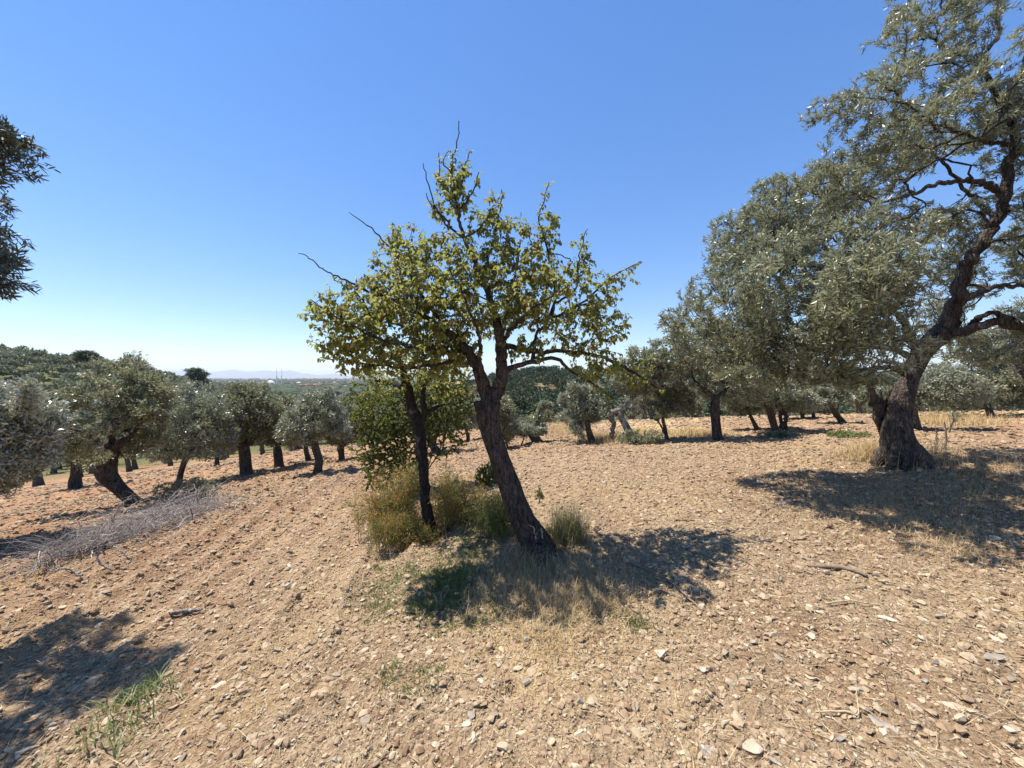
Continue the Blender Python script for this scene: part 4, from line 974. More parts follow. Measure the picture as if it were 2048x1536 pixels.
ML = [
 # px, base, trunk paths, crown blobs, label, n
 (265, 1010, [[(290, 1022, 34), (265, 1002, 32), (237, 975, 34), (216, 952, 44), (210, 925, 54), (216, 900, 48)], [(214, 905, 26), (250, 880, 16), (275, 855, 8)], [(214, 900, 24), (232, 850, 13), (238, 800, 8), (242, 750, 4)], [(212, 905, 24), (180, 870, 12), (120, 850, 6)], [(228, 860, 10), (215, 810, 6), (205, 780, 3)]],
  [(190, 850, 105, 60), (240, 790, 75, 50), (110, 860, 60, 55), (150, 800, 60, 45), (262, 730, 26, 24, .2), (222, 735, 14, 16), (290, 800, 40, 45), (210, 885, 80, 30)], 'olive tree with a dark bulging trunk leaning out from the grey brush pile', 24000),
 (150, 978, [[(152, 985, 32), (150, 965, 28), (152, 945, 22), (150, 900, 14)]], [(130, 880, 60, 45), (175, 890, 50, 40)], 'olive tree with a short black stump trunk behind the leaning one at left', 9000),
 (-190, 1110, [[(-192, 1120, 100), (-185, 1050, 76), (-160, 980, 56), (-120, 920, 34)], [(-140, 950, 24), (-40, 900, 14), (70, 860, 6)]], [(0, 838, 84, 56), (-70, 850, 80, 80), (5, 905, 66, 50), (-50, 930, 70, 60), (50, 868, 48, 38)], 'dense dark olive tree with white glinting leaves at the left edge', 40000),
 (357, 975, [[(355, 985, 20), (358, 968, 16), (362, 945, 15), (370, 922, 14), (385, 900, 12), (395, 875, 7)]], [(375, 850, 80, 60), (340, 870, 55, 45), (415, 870, 50, 45), (380, 800, 50, 35)], 'small olive tree with a thin bent trunk behind the brush pile', 17000),
 (492, 950, [[(494, 958, 38), (492, 940, 31), (490, 915, 29), (487, 890, 26)], [(484, 895, 13), (465, 882, 10), (450, 868, 6)], [(492, 895, 13), (515, 870, 10), (530, 850, 6)], [(488, 890, 13), (495, 850, 9), (498, 810, 5)]], [(500, 830, 62, 45), (475, 855, 40, 35), (530, 860, 42, 35), (500, 790, 45, 25)], 'olive tree with a stout fluted trunk forking low, left of the middle', 16000),
 (557, 936, [[(560, 942, 30), (557, 925, 24), (555, 905, 23), (553, 888, 16)], [(555, 890, 10), (575, 878, 8), (585, 865, 4)], [(552, 890, 10), (538, 870, 8), (530, 860, 4)]], [(562, 845, 45, 38), (585, 860, 30, 25), (545, 820, 35, 25)], 'olive tree with a short dark trunk between the fluted and the curved ones', 12000),
 (636, 947, [[(636, 955, 32), (636, 938, 23), (638, 920, 21), (632, 900, 20), (627, 880, 16)], [(628, 885, 9), (600, 862, 7), (580, 850, 3)], [(628, 880, 10), (625, 840, 7), (620, 810, 4)]], [(635, 840, 48, 42), (608, 860, 40, 35), (660, 865, 36, 32), (640, 805, 36, 22)], 'olive tree with a sinuous S shaped trunk left of the green shrub', 15000),
 (617, 922, [[(618, 926, 22), (615, 912, 14), (612, 900, 12), (612, 880, 8)]], [(610, 860, 32, 26), (590, 850, 30, 25)], 'olive tree with a short flared trunk just behind the sinuous one', 7000),
 (684, 922, [[(684, 928, 22), (683, 912, 16), (682, 900, 18), (684, 888, 14)], [(686, 892, 8), (700, 880, 5)], [(680, 892, 8), (668, 882, 5)]], [(685, 855, 42, 34), (700, 835, 36, 30)], 'olive tree with pale band round its trunk beside the green shrub', 10000),
 (434, 932, [[(434, 936, 14), (434, 915, 10), (433, 890, 8), (435, 860, 5)]], [(432, 855, 36, 30), (450, 880, 30, 25)], 'thin trunked olive tree far behind the small bent one', 7000),
 (935, 882, [[(936, 886, 14), (936, 874, 10), (933, 862, 9), (930, 850, 6)]], [(930, 835, 34, 26), (950, 815, 28, 22), (905, 830, 30, 25)], 'small olive tree seen between the dark trunk and the pear trunk', 8000),
 (880, 905, [[(880, 912, 26), (868, 895, 22), (858, 875, 18), (852, 850, 12)]], [(860, 830, 50, 35), (890, 820, 40, 30)], 'olive tree with a leaning trunk hidden behind the green shrub', 8000),
 (1016, 897, [[(1017, 900, 7), (1013, 885, 6), (1009, 865, 5), (1008, 845, 3)]], [(1012, 845, 24, 34), (1018, 810, 22, 26)], 'young olive sapling with a stick thin trunk right of the pear trunk', 7000),
 (1068, 888, [[(1080, 895, 34), (1072, 880, 28), (1064, 866, 26), (1060, 854, 20)], [(1042, 893, 5, -.3), (1046, 878, 4, -.3), (1056, 866, 4, -.2), (1064, 855, 3)]], [(1068, 842, 40, 24), (1070, 822, 28, 16), (1046, 846, 24, 22)], 'low rounded silvery olive on a stout leaning stump right of the pear trunk', 12000),
 (1184, 886, [[(1188, 892, 24), (1182, 876, 20), (1177, 860, 17), (1174, 840, 12)], [(1176, 890, 5, -.4), (1168, 876, 4, -.4), (1158, 866, 4, -.4), (1150, 852, 3, -.3)]], [(1164, 812, 40, 32), (1184, 832, 18, 16), (1146, 845, 30, 20), (1162, 785, 32, 18)], 'olive tree with a straight trunk and a slim shoot arching beside it', 13000),
 (1262, 884, [[(1274, 894, 30), (1263, 874, 24), (1251, 850, 20), (1241, 832, 17), (1238, 822, 13)], [(1226, 882, 13, .1), (1224, 866, 12, .1), (1226, 846, 14, .1), (1222, 834, 15, .1), (1230, 822, 16, .05), (1245, 820, 14)], [(1244, 828, 14), (1256, 808, 12), (1270, 790, 11), (1286, 774, 9), (1300, 760, 5)], [(1224, 830, 7), (1215, 812, 5), (1200, 800, 3)], [(1286, 774, 6), (1295, 740, 4), (1290, 710, 2.5)]], [(1285, 755, 40, 40), (1300, 715, 34, 24), (1250, 760, 36, 30), (1318, 738, 26, 26)], 'old olive tree split into two legs like an arch with a bare dark limb', 15000),
 (1333, 880, [[(1336, 884, 18), (1332, 870, 11), (1330, 855, 10), (1326, 840, 9), (1330, 822, 7), (1338, 802, 4)], [(1332, 866, 7), (1320, 848, 5), (1312, 838, 3)]], [(1340, 812, 38, 26), (1362, 828, 32, 24), (1326, 828, 20, 18), (1354, 788, 32, 22)], 'grey green olive tree with a thin footed trunk right of the arched one', 12000),
 (1435, 880, [[(1438, 888, 38), (1434, 870, 28), (1432, 845, 26), (1430, 815, 26), (1432, 790, 20)], [(1430, 800, 12), (1400, 770, 8), (1380, 750, 4)], [(1434, 795, 12), (1470, 760, 9), (1490, 730, 5)]], [(1430, 745, 80, 45), (1380, 720, 50, 45), (1480, 760, 60, 45), (1420, 690, 60, 40), (1350, 690, 30, 36)], 'olive tree with a straight dark columnar trunk under the lowest big boughs', 20000),
 (1512, 862, [[(1518, 866, 16), (1510, 850, 12), (1503, 836, 10), (1495, 815, 7)]], [(1495, 800, 46, 26), (1520, 790, 40, 26)], 'small leaning olive between the columnar trunk and the trio of trunks', 9000),
 (1550, 866, [[(1554, 870, 22), (1548, 850, 19), (1542, 830, 20), (1536, 805, 18)], [(1562, 868, 11, .1), (1562, 850, 10, .1), (1560, 825, 9, .1)], [(1576, 872, 14), (1572, 850, 12), (1568, 820, 11), (1566, 800, 8)]], [(1545, 780, 60, 30), (1590, 790, 46, 28)], 'olive tree of three close upright trunks behind the big olive boughs', 12000),
 (1605, 838, [[(1606, 842, 12), (1604, 828, 9), (1600, 812, 7)]], [(1600, 800, 40, 20)], 'distant olive left of its twin behind the big olive boughs', 6000),
 (1627, 836, [[(1628, 840, 10), (1626, 826, 8), (1623, 812, 6)]], [(1632, 798, 36, 20)], 'distant olive right of its twin behind the big olive boughs', 6000),
 (1682, 846, [[(1690, 852, 20), (1680, 838, 16), (1670, 826, 14), (1664, 815, 8)]], [(1670, 800, 46, 22), (1700, 805, 40, 22)], 'squat olive with a steeply leaning trunk left of the split trunk', 9000),
 (1832, 862, [[(1838, 868, 24), (1832, 846, 19), (1828, 820, 16), (1828, 790, 12)]], [(1850, 770, 70, 40), (1900, 780, 50, 36)], 'olive tree whose trunk shows just right behind the big split trunk', 12000),
 (1978, 834, [[(1986, 838, 20), (1980, 826, 16), (1974, 806, 14), (1972, 780, 10)]], [(1980, 735, 76, 56), (1925, 765, 66, 46), (2025, 765, 56, 46), (1950, 690, 50, 34), (1905, 800, 50, 22), (2020, 700, 50, 40)], 'bushy olive tree with low skirts at the far right', 18000),
 (1899, 866, [[(1898, 868, 3), (1902, 854, 3), (1908, 838, 2.5), (1904, 826, 1.5)], [(1906, 842, 2), (1914, 832, 1.5), (1922, 824, 1)]], [(1912, 828, 9, 6)], 'bare thin sapling on the dry grass right of the big olive', 120),
 (2130, 858, [[(2150, 870, 80), (2120, 820, 66), (2082, 760, 60), (2050, 710, 50), (2036, 665, 24)]], [(2060, 640, 50, 40, -.2), (2100, 700, 50, 60), (2040, 700, 26, 30, .3)], 'pale pinkish barked old olive trunk cut by the right edge', 9000),
]
for i, (px, py, paths, blobs, lab, n) in enumerate(ML):
    mid(px, py, paths, blobs, lab, 300+i, (.88, .9) if i in (13, 14, 15, 16) else (1.25, 1.15), int(n*1.25) if n > 200 else n, nat=60 if n < 200 else int(260+n/26), mat='sunlit_olive_leaf' if i == 2 else ('olive_leaf', 'olive_leaf_warm', 'olive_leaf_silver', 'olive_leaf_silver')[(i*7+1) % 4] if i not in (13, 14) else 'olive_leaf_silver', bark='grey_bark' if i == 15 else 'olive_bark' if i in (0, 1, 2, 17) else ('pale_wood' if i == 999 else 'olive_bark_far'))

# low bushes and suckers at olive feet
def low_bush(px, py, rx, ry, label, seed, mat='olive_leaf', n=5000, L=.05, W=.012):
    b = ray_ground(px, py); Bs = [pxblob(px, py-ry*.75, rx, ry, b.y)]
    bush('low_bush', b, Bs, 260, n, L, W, M[mat], M['brown_twig'], label, 'bush', seed, 9, .0018, -.5, 2., .08, stem_r=.006)
low_bush(1280, 888, 48, 18, 'low grey green sucker bush at the foot of the arched olive', 71, L=.07, W=.016)
low_bush(372, 1000, 62, 26, 'low grey green bush at the upper end of the brush pile', 72, n=8000, L=.045, W=.009)
low_bush(1700, 876, 44, 8, 'flat green weeds patch left of the big split trunk', 73, 'weed', 1500, .07, .02)
low_bush(1560, 876, 34, 8, 'small grey green bush at the feet of three trunks', 74, n=2500, L=.07, W=.016)
low_bush(975, 970, 28, 26, 'small dark green bush behind the pear trunk', 75, 'shrub_leaf', 3000, .035, .016)
low_bush(1078, 1000, 10, 14, 'tiny green leaved seedling beside the pear trunk', 76, 'shrub_leaf', 160, .04, .018)

# ------------------------------------------------------------------ grove further back: copies
def proto_olive(seed, h, nleaf, L, W, nat, mat, tmpl, name, rw=1.45, bark='olive_bark_far'):
    rng = np.random.default_rng(seed); sk = Skel(8000)
    lean = rng.normal(0, .15, 2)
    t = .32*h
    sk.path([(0, 0, -.15), (lean[0]*.3, lean[1]*.3, t*.5), (lean[0], lean[1], t)], [.075*h, .05*h, .042*h], step=.12, ok_from=.7)
    k = 4; a0 = rng.uniform(0, 6)
    for i in range(k):
        a = a0+i*6.283/k+rng.normal(0, .3); d = np.array([math.cos(a), math.sin(a), 0])*h*.25
        p0 = np.array([lean[0], lean[1], t]); p1 = p0+d*.5+np.array([0, 0, h*.15]); p2 = p0+d*1.1+np.array([0, 0, h*.34])
        sk.path([p0, p1, p2], [.035*h, .02*h, .01*h], sk.nearest(p0, True), .15, .01, rng, .1)
    R = h*.36; B = []
    for i in range(6):
        a = rng.uniform(0, 6.283); d = R*.55*rng.random()**.5
        B.append((lean[0]+math.cos(a)*d*1.2, lean[1]+math.sin(a)*d*1.2, h*(.5+.28*rng.random()), R*rng.uniform(.5, .8)*rw*.75, R*rng.uniform(.5, .8)*rw*.75, h*.2))
    sk.grow(blob_pts(B, nat, rng, -.3, seed, 1.), .2, rng, .35, .8)
    sk.radii(.006, .45)
    root = bpy.data.objects.new(name, None); COL.objects.link(root)
    tubes(sk, lambda r: True if nleaf > 3000 else r > .02, lambda r: 3 if r < .03 else (6 if r < .09 else 12), .2, 3., seed, .3).obj('trunk', M[bark], root)
    V, Fc = leaf_cloud(sk, nleaf, rng, L, W, 14, tmpl=tmpl)
    mesh_obj('crown', V, Fc, M[mat], root)
    return root
protoA = [proto_olive(400+i, 3.7, 7500, .125, .042, 260, ('olive_leaf', 'olive_leaf_warm', 'olive_leaf_silver')[i % 3], 'dia', 'olive_tree') for i in range(6)]
protoB = [proto_olive(420+i, 4.2, 1300, .38, .17, 150, 'olive_leaf_far', 'dia', 'olive_tree', 1.7) for i in range(5)]
rng = np.random.default_rng(9)
spots = []
def clear(x, y):
    px = 1024+F*x/y
    lim = np.interp(px, [-200, 150, 300, 700, 850, 1000, 1150, 1300, 1600, 2200], [17, 18, 27, 28, 26, 20, 22, 19, 21, 20])
    return y > lim
for gy in np.arange(16, 66, 4.6):
    for gx in np.arange(-95, 95, 4.6):
        x = gx+rng.uniform(-1.5, 1.5)+(2.3 if int(gy/4.6) % 2 else 0); y = gy+rng.uniform(-1.5, 1.5)
        if abs(x/y) > 1.5 or not clear(x, y) or rng.random() < .06: continue
        if 975 < 1024+F*x/y < 1225 and y < 42: continue
        spots.append((x, y))
spots.sort(key=lambda s: math.hypot(*s))
print('grove spots', len(spots))
usedA = {}
def put(x, y, protos, used, label, group, smin=.85, smax=1.15, zoff=0.):
    k = int(rng.integers(len(protos))); s = rng.uniform(smin, smax)
    loc = (x, y, gz(x, y)+zoff); rz = rng.uniform(0, 6.283); sc = (s*rng.uniform(.9, 1.15), s*rng.uniform(.9, 1.15), s)
    if k not in used:
        used[k] = 1; r = protos[k]; r.location = loc; r.rotation_euler = (0, 0, rz); r.scale = sc
        tag(r, label, 'tree', group)
    else: copy_thing(protos[k], loc, rz, sc, label, group)
def region(x, y):
    px = 1024+F*x/y
    if px < 700: return 'rounded silvery olive tree in the dense grove filling the valley at left', 'olive trees filling the valley at left'
    if px < 1400: return 'rounded grey olive tree in the grove behind the middle of the slope', 'olive trees behind the middle of the slope'
    return 'bushy olive tree in the belt closing the dry clearing at right', 'olive trees closing the clearing at right'
near_s = spots[:175]; rest = spots[175:300]
for x, y in near_s:
    put(x, y, protoA, usedA, *region(x, y), .75, 1.02)
usedB = {}
for x, y in rest:
    l, g = region(x, y); put(x, y, protoB, usedB, l, g, .75, 1.0)
# hillsides: past the nearest few hundred the trees are one wooded mass
def crown_arrays(root):
    o = [c for c in root.children if c.name.startswith('crown')][0]; me = o.data
    v = np.zeros(len(me.vertices)*3, np.float32); me.vertices.foreach_get('co', v)
    return v.reshape(-1, 3)
def wood(name, pts, arrs, mat, label, smin, smax, keep=1., up=1.):
    V = []; n = 0
    for x, y in pts:
        a = arrs[int(rng.integers(len(arrs)))]; m = len(a)//4
        kk = max(1, int(m*keep)); sel = rng.permutation(m)[:kk]
        v = a.reshape(m, 4, 3)[sel].reshape(-1, 3)
        s = rng.uniform(smin, smax); t = rng.uniform(0, 6.283); c, s2 = math.cos(t), math.sin(t)
        w = np.stack([v[:, 0]*c-v[:, 1]*s2, v[:, 0]*s2+v[:, 1]*c, v[:, 2]*up], 1)*s
        if keep < 1:      # fewer but larger leaf clumps
            q = w.reshape(-1, 4, 3); ce = q.mean(1, keepdims=True); w = (ce+(q-ce)*(1/keep)**.45).reshape(-1, 3)
        V.append(w+np.array([x, y, gz(x, y)-.3])); n += len(w)
    V = np.concatenate(V)
    o = mesh_obj(name, V, [np.arange(len(V)).reshape(-1, 4)], mat)
    return tag(o, label, 'woods', kind='stuff')
def field(y0, y1, sp, cond, xmax=1.5):
    r = []; y = y0
    while y < y1:
        s = sp*(1+(y-y0)/400); x = -xmax*y
        while x < xmax*y:
            a, b = x+rng.uniform(-.4, .4)*s, y+rng.uniform(-.4, .4)*s
            if cond(a, b): r.append((a, b))
            x += s
        y += s*.9
    return r
arrB = [crown_arrays(r) for r in protoB]
px_of = lambda x, y: 1024+F*x/y
lf = field(56, 175, 4.0, lambda x, y: px_of(x, y) < 980 and px_of(x, y) > -60)
print('left wood', len(lf))
wood('hill_woods', spots[300:]+lf, arrB, M['olive_leaf_far'], 'olive woods covering the low hill and valley at the left', .8, 1.3, .55)
M['pine_leaf'] = leaf_mat('pine_leaf', [(.035, .05, .022), (.055, .075, .034), (.08, .10, .048)], None, .6, .3, .12, (.08, .12, .03))
bare = lambda x, y: ((x-13)/6.)**2+((y-146)/14.)**2 < 1
rf = field(70, 275, 4.3, lambda x, y: px_of(x, y) > 830 and px_of(x, y) < 2300 and not bare(x, y) and (y < 120 or px_of(x, y) < 1750))
print('right wood', len(rf))
wood('pine_woods', rf, arrB, M['pine_leaf'], 'dark pine and scrub woods covering the ridge behind the middle', .85, 1.5, .5, 1.1)

# two pines standing above the left hill line
def skyline_pine(px, top, Y, tiers, label, seed, hb):
    rng = np.random.default_rng(seed); X = (px-1024)/F*Y; b = (X, Y, gz(X, Y))
    sk = Skel(6000); topz = EYE-(top-HOR)/F*Y
    sk.path([(X, Y, b[2]-.2), (X+.3, Y, (b[2]+topz)/2), (X+.1, Y, topz-.8)], [.28, .2, .1], step=.3, ok_from=.35)
    B = [pxblob(*t, Y) for t in tiers]
    sk.grow(blob_pts(B, 420, rng, -.6, seed, .5), .35, rng, .3, .8); sk.radii(.012, .45)
    root = thing('pine_tree', b, label, 'tree'); org = root.location
    tubes(sk, lambda r: True, lambda r: 3 if r < .05 else 8).obj('trunk', M['dark_bark'], root, origin=org)
    V, Fc = leaf_cloud(sk, 3600, rng, .45, .15, 14, tmpl='dia', jit=.2); mesh_obj('crown', V, Fc, M['pine_leaf'], root, origin=org)
skyline_pine(392, 735, 105, [(388, 741, 17, 4), (402, 748, 18, 4.5), (382, 749, 10, 4), (395, 756, 16, 5)], 'flat topped umbrella pine standing on the left hill line', 81, 0)
skyline_pine(172, 701, 98, [(172, 709, 21, 7.5), (184, 715, 14, 6), (165, 716, 14, 6)], 'dark round headed pine standing out on the left hill top', 82, 0)

# ------------------------------------------------------------------ the plain: trees, sheds, mosque
def plain_trees():
    rng = np.random.default_rng(14); n = 5200
    y = np.exp(rng.uniform(math.log(330), math.log(5000), n)); x = y*rng.uniform(-1.25, -.2, n)
    k = noise2(x*.006, y*.02, 5)+rng.normal(0, .12, n) > .42
    x, y = x[k], y[k]; n = len(x); s = rng.uniform(2.2, 5., n)*(1+y/2600)
    v = ICO1[0]*(1+.3*noise3(ICO1[0]*2+3, 4)[:, None]); V, Fc = place(v, [ICO1[1]], np.stack([x, y, ground_z(x, y)+s*.3], 1), np.stack([np.cos(y), np.sin(y), 0*y], 1), np.tile([0., 0, 1], (n, 1)), s*rng.uniform(1, 1.9, n), s*rng.uniform(1, 1.6, n), s*rng.uniform(.7, 1.1, n))
    o = mesh_obj('plain_woods', V, Fc, plain_mat('far_foliage', (.055, .07, .04), .9, .1, .4, .2)); tag(o, 'scattered dark trees spread over the flat plain in the distance', 'woods', kind='stuff')
plain_trees()
WH = plain_mat('white_render', (.78, .77, .74), .8, .2, .06); RT = plain_mat('red_roof_tiles', (.34, .09, .05), .85, .2, .25, .5); RW = plain_mat('red_wall', (.42, .12, .07), .85, .2, .15, .5)
GL = plain_mat('dark_window', (.03, .035, .04), .25, .5, .1); LEAD = plain_mat('pale_dome_lead', (.62, .63, .64), .5, .4, .08)
def house(px, py, wpx, hpx, Y, wall, roof, label, name='house', gable=True, depth=.8):
    X = (px-1024)/F*Y; w = wpx/F*Y; h = hpx/F*Y; z0 = gz(X, Y)-.5; top = EYE-(py-HOR)/F*Y
    root = thing(name, (X, Y, z0), label, 'building'); o = root.location; d = w*depth if depth < 2 else depth
    p = Parts(); box(p, X-w/2, X+w/2, Y-d/2, Y+d/2, z0, top-h*.3); p.obj('wall', wall, root, False, o)
    p = Parts(); rh = top-h*.3+.003
    if gable:
        e = w*.04; v = [(X-w/2-e, Y-d/2-e, rh), (X+w/2+e, Y-d/2-e, rh), (X+w/2+e, Y+d/2+e, rh), (X-w/2-e, Y+d/2+e, rh), (X-w/2-e, Y, top), (X+w/2+e, Y, top)]
        p.add(v, [[(0, 1, 5, 4), (2, 3, 4, 5), (0, 3, 2, 1)], [(0, 4, 3), (1, 2, 5)]])
    else: box(p, X-w/2-.3, X+w/2+.3, Y-d/2-.3, Y+d/2+.3, rh, rh+h*.12)
    p.obj('roof', roof, root, False, o)
    nw = max(2, int(w/5)); hh = top-h*.3-z0
    for i in range(min(nw, 12)):
        wx = X-w/2+(i+.5)*w/min(nw, 12); p = Parts(); box(p, wx-.7, wx+.7, Y-d/2-.08, Y-d/2-.01, top-h*.3-min(2.6, hh*.6), top-h*.3-.9); p.obj('window', GL, root, False, o)
house(631, 767.5, 24, 6, 900, RW, RT, 'long red roofed hall with red walls on the plain right of the mosque', 'hall', True, 22)
house(652, 772, 8, 3, 880, WH, WH, 'small white shed by the right end of the red hall', 'shed', False, 8)
house(608, 768, 18, 4, 960, plain_mat('brown_wall', (.2, .13, .1), .9, .1, .2), RT, 'low brown building with a dark red roof left of the red hall', 'house', True, 12)
house(467, 761.5, 15, 3, 1700, WH, WH, 'long low white shed on the plain left of the white dome', 'shed', False, 14)
house(484, 759.5, 3, 3.5, 1750, WH, WH, 'tiny white block on the plain above the long shed', 'house', False, 8)
house(578, 763.5, 9, 2.2, 1500, WH, WH, 'low white shed on the plain right of the two minarets', 'shed', False, 12)
house(590, 770, 9, 4, 800, WH, RT, 'cream house with a red roof between minarets and red hall', 'house', True, 9)
house(572, 772, 12, 4, 760, WH, RT, 'low cream house with a red roof just below the minarets', 'house', True, 9)
house(668, 765, 12, 3, 1300, WH, RT, 'pale house row with red roofs at the right end of the plain', 'house', True, 12)
house(676, 769, 10, 3.5, 950, WH, RT, 'pale red roofed house beside the green shrub outline', 'house', True, 10)
for k, (px, py, w, h, Y, lab) in enumerate(((404, 761, 5, 2.6, 1500, 'tiny white house between umbrella pine and long shed'), (434, 763, 6, 2.6, 1350, 'tiny cream house left of the long low shed'), (505, 762, 7, 2.4, 1450, 'tiny cream house between the long shed and the dome'), (520, 764, 5, 2.6, 1250, 'tiny white house close to the left of the dome'),
        (598, 764, 7, 2.4, 1350, 'tiny white house above the low brown building'), (617, 763, 6, 2.4, 1500, 'tiny cream house above the long red hall'), (643, 764.5, 8, 2.4, 1350, 'tiny white house beyond the right end of the red hall'), (655, 762.5, 5, 2.2, 1600, 'tiny pale house furthest beyond the red hall'))):
    house(px, py, w, h, Y, WH, RT if k % 2 else WH, lab, 'house', True, 9)
def mosque():
    Y = 1000.; X = (541-1024)/F*Y; z0 = gz(X, Y)-.5; u = Y/F
    root = thing('mosque', (X, Y, z0), 'white domed mosque with two slender minarets rising from the plain', 'mosque'); o = root.location
    zt = lambda py: EYE-(py-HOR)*u
    p = Parts(); box(p, X-12, X+22, Y-12, Y+12, z0, zt(772.5)); p.obj('wall', WH, root, False, o)
    p = Parts(); th = np.arange(32)*2*math.pi/32
    def lathe(cx, cy, prof, k=32):
        p = Parts(); th = np.arange(k)*2*math.pi/k; V = np.array([(cx+r*math.cos(t), cy+r*math.sin(t), z) for r, z in prof for t in th]); n = len(prof)
        i = np.arange(n-1)[:, None]; j = np.arange(k)[None]; j2 = (j+1) % k
        p.add(V, [np.stack([i*k+j, i*k+j2, (i+1)*k+j2, (i+1)*k+j], -1).reshape(-1, 4)]); return p
    lathe(X, Y, [(11.6, zt(772.6)), (11.6, zt(769)), (11.9, zt(768.8)), (11.9, zt(768.4))]).obj('drum', WH, root, True, o)
    lathe(X, Y, [(11.2*math.cos(a), zt(768.4)+9.8*math.sin(a)) for a in np.linspace(0, math.pi/2-.02, 12)]+[(.12, zt(768.4)+11.5), (.02, zt(768.4)+12)]).obj('dome', LEAD, root, True, o)
    for px in (556, 559.3):
        mx = (px-1024)/F*Y
        pr = [(1.25, z0), (1.2, zt(770)), (1.0, zt(752)), (1.5, zt(751.4)), (1.5, zt(750.6)), (.85, zt(750.5)), (.8, zt(745)), (1.2, zt(744.6)), (1.2, zt(744)), (.65, zt(743.9)), (.6, zt(741)), (.75, zt(740.9)), (.1, zt(737.6)), (.02, zt(737))]
        lathe(mx, Y-6 if px < 558 else Y+8, pr, 14).obj('minaret', WH, root, True, o)
mosque()

# ------------------------------------------------------------------ brush, straw, weeds, litter
def brush_pile():
    rng = np.random.default_rng(61); b = ray_ground(230, 1075)
    root = thing('brush_pile', b, 'long tangled pile of dead grey prunings lying in front of the leaning olive', 'brush'); o = root.location
    sk = Skel(60000); A = ray_ground(410, 1018); C = ray_ground(100, 1128); A, C = np.array(A), np.array(C)
    ax = C-A; Lx = np.linalg.norm(ax[:2]); ax = ax/np.linalg.norm(ax); sd = np.array([-ax[1], ax[0], 0])
    for i in range(820):
        t = rng.random(); wd = .75*(math.sin(math.pi*min(1, t*1.1+.08))**.6)+.12
        off = rng.normal(0, .5)*wd; c = A+(C-A)*t+sd*off; c[2] = gz(c[0], c[1])+.01
        hh = (.02+.46*rng.random()**1.5*max(0, 1-abs(off)/(wd*1.6)))*(1-.5*t)
        d = unit((ax if rng.random() < .5 else -ax)*1.+rng.normal(0, .7, 3)*np.array([1, 1, .4])+np.array([0, 0, .12])); L = rng.uniform(.2, .75)
        p0 = c+np.array([0, 0, hh*.3]); p1 = c+d*L*.5+np.array([0, 0, hh]); p2 = c+d*L+np.array([0, 0, hh*.6])+rng.normal(0, .05, 3)
        for q in (p0, p1, p2): q[2] = max(q[2], c[2]+.01-.12*(c[0]-q[0]) if q[0] < c[0] else c[2]+.01)
        r = rng.uniform(.0016, .0042) if rng.random() < .9 else rng.uniform(.005, .011)
        ids = sk.path([p0, p1, p2], [r, r*.8, r*.4], -1, .09, .008, rng)
        for k in range(int(rng.integers(2, 5))):
            j = ids[int(rng.integers(1, len(ids)))]; e = sk.p[j]+unit(sk.d[j]+rng.normal(0, .6, 3)+np.array([0, 0, .2]))*rng.uniform(.06, .2)
            sk.path([sk.p[j], (sk.p[j]+e)/2+rng.normal(0, .01, 3), e], [r*.6, r*.45, r*.3], j, .06, .004, rng)
    sk.radii(.001)
    tubes(sk, lambda r: r > 0, lambda r: 3 if r < .005 else 5).obj('twigs', M['dead_twig'], root, origin=o)
    # thicker pale dead branches lying on top
    sk = Skel(3000)
    for pts in ([(165, 1150, 5), (140, 1140, 5), (118, 1138, 4), (100, 1150, 2)], [(118, 1140, 4), (105, 1125, 3), (102, 1110, 1.5)], [(225, 1140, 3), (200, 1125, 4), (196, 1090, 3)], [(210, 1110, 4), (205, 1092, 3), (215, 1080, 2)], [(405, 985, 3), (360, 1000, 3.5), (330, 1012, 3)], [(390, 975, 2.5), (345, 1005, 3)], [(265, 995, 3), (240, 1010, 4), (226, 1040, 4), (222, 1055, 3)], [(255, 1115, 3), (235, 1098, 3), (225, 1092, 2)]):
        c = ray_ground(sum(q[0] for q in pts)/len(pts), max(q[1] for q in pts)+6); p, r = pxpath(pts, c.y-.1)
        sk = Skel(400); sk.path(p, r, -1, .05, .006, rng); sk.radii(.001); tubes(sk, lambda r: True, lambda r: 5).obj('branch', M['pale_wood'], root, origin=o)
brush_pile()

def flat_bits(name, mat, n, seed, rmin, rmax, L0, L1, W0, W1, label, cat, power=1.15, mask=None, tilt=.18, lift=.004, amin=-60, amax=58):
    rng = np.random.default_rng(seed); x, y = in_view(rng, n, rmin, rmax, power, amin, amax)
    if mask is not None:
        k = rng.random(n) < mask(x, y); x, y = x[k], y[k]; n = len(x)
    s = 1+.10*np.hypot(x, y)
    L = (L0+(L1-L0)*rng.random(n)**2.)*s**.5; W = (W0+(W1-W0)*rng.random(n))*s
    z = surf(x, y)+lift+rng.random(n)*.006
    az = rng.uniform(0, 6.283, n); d = np.stack([np.cos(az), np.sin(az), rng.normal(0, tilt, n)], 1)
    V, Fc = place(DIAV*np.array([1, 1, 2.]), DIAF, np.stack([x, y, z], 1), d, unit(rng.normal(0, .4, (n, 3))+np.array([0, 0, 1.])), L, W)
    o = mesh_obj(name, V, Fc, M[mat]); tag(o, label, cat, kind='stuff'); return o
flat_bits('straw_litter', 'straw', 60000, 91, 1.2, 11, .02, .16, .0014, .0034, 'pale dry straw bits scattered over the tilled soil', 'straw', 1.2)
TB = ray_ground(1810, 928); PB = ray_ground(1070, 1098)
under = lambda x, y: np.clip(1.3*np.exp(-(((x-TB.x+1.)/3.0)**2+((y-TB.y+1.2)/2.0)**2)), 0, 1)
flat_bits('leaf_litter', 'litter', 60000, 92, 2.5, 11, .02, .08, .003, .008, 'brown fallen leaves and dry stalks under the big olive tree', 'litter', 1.6, under, .25, amin=10, amax=62)
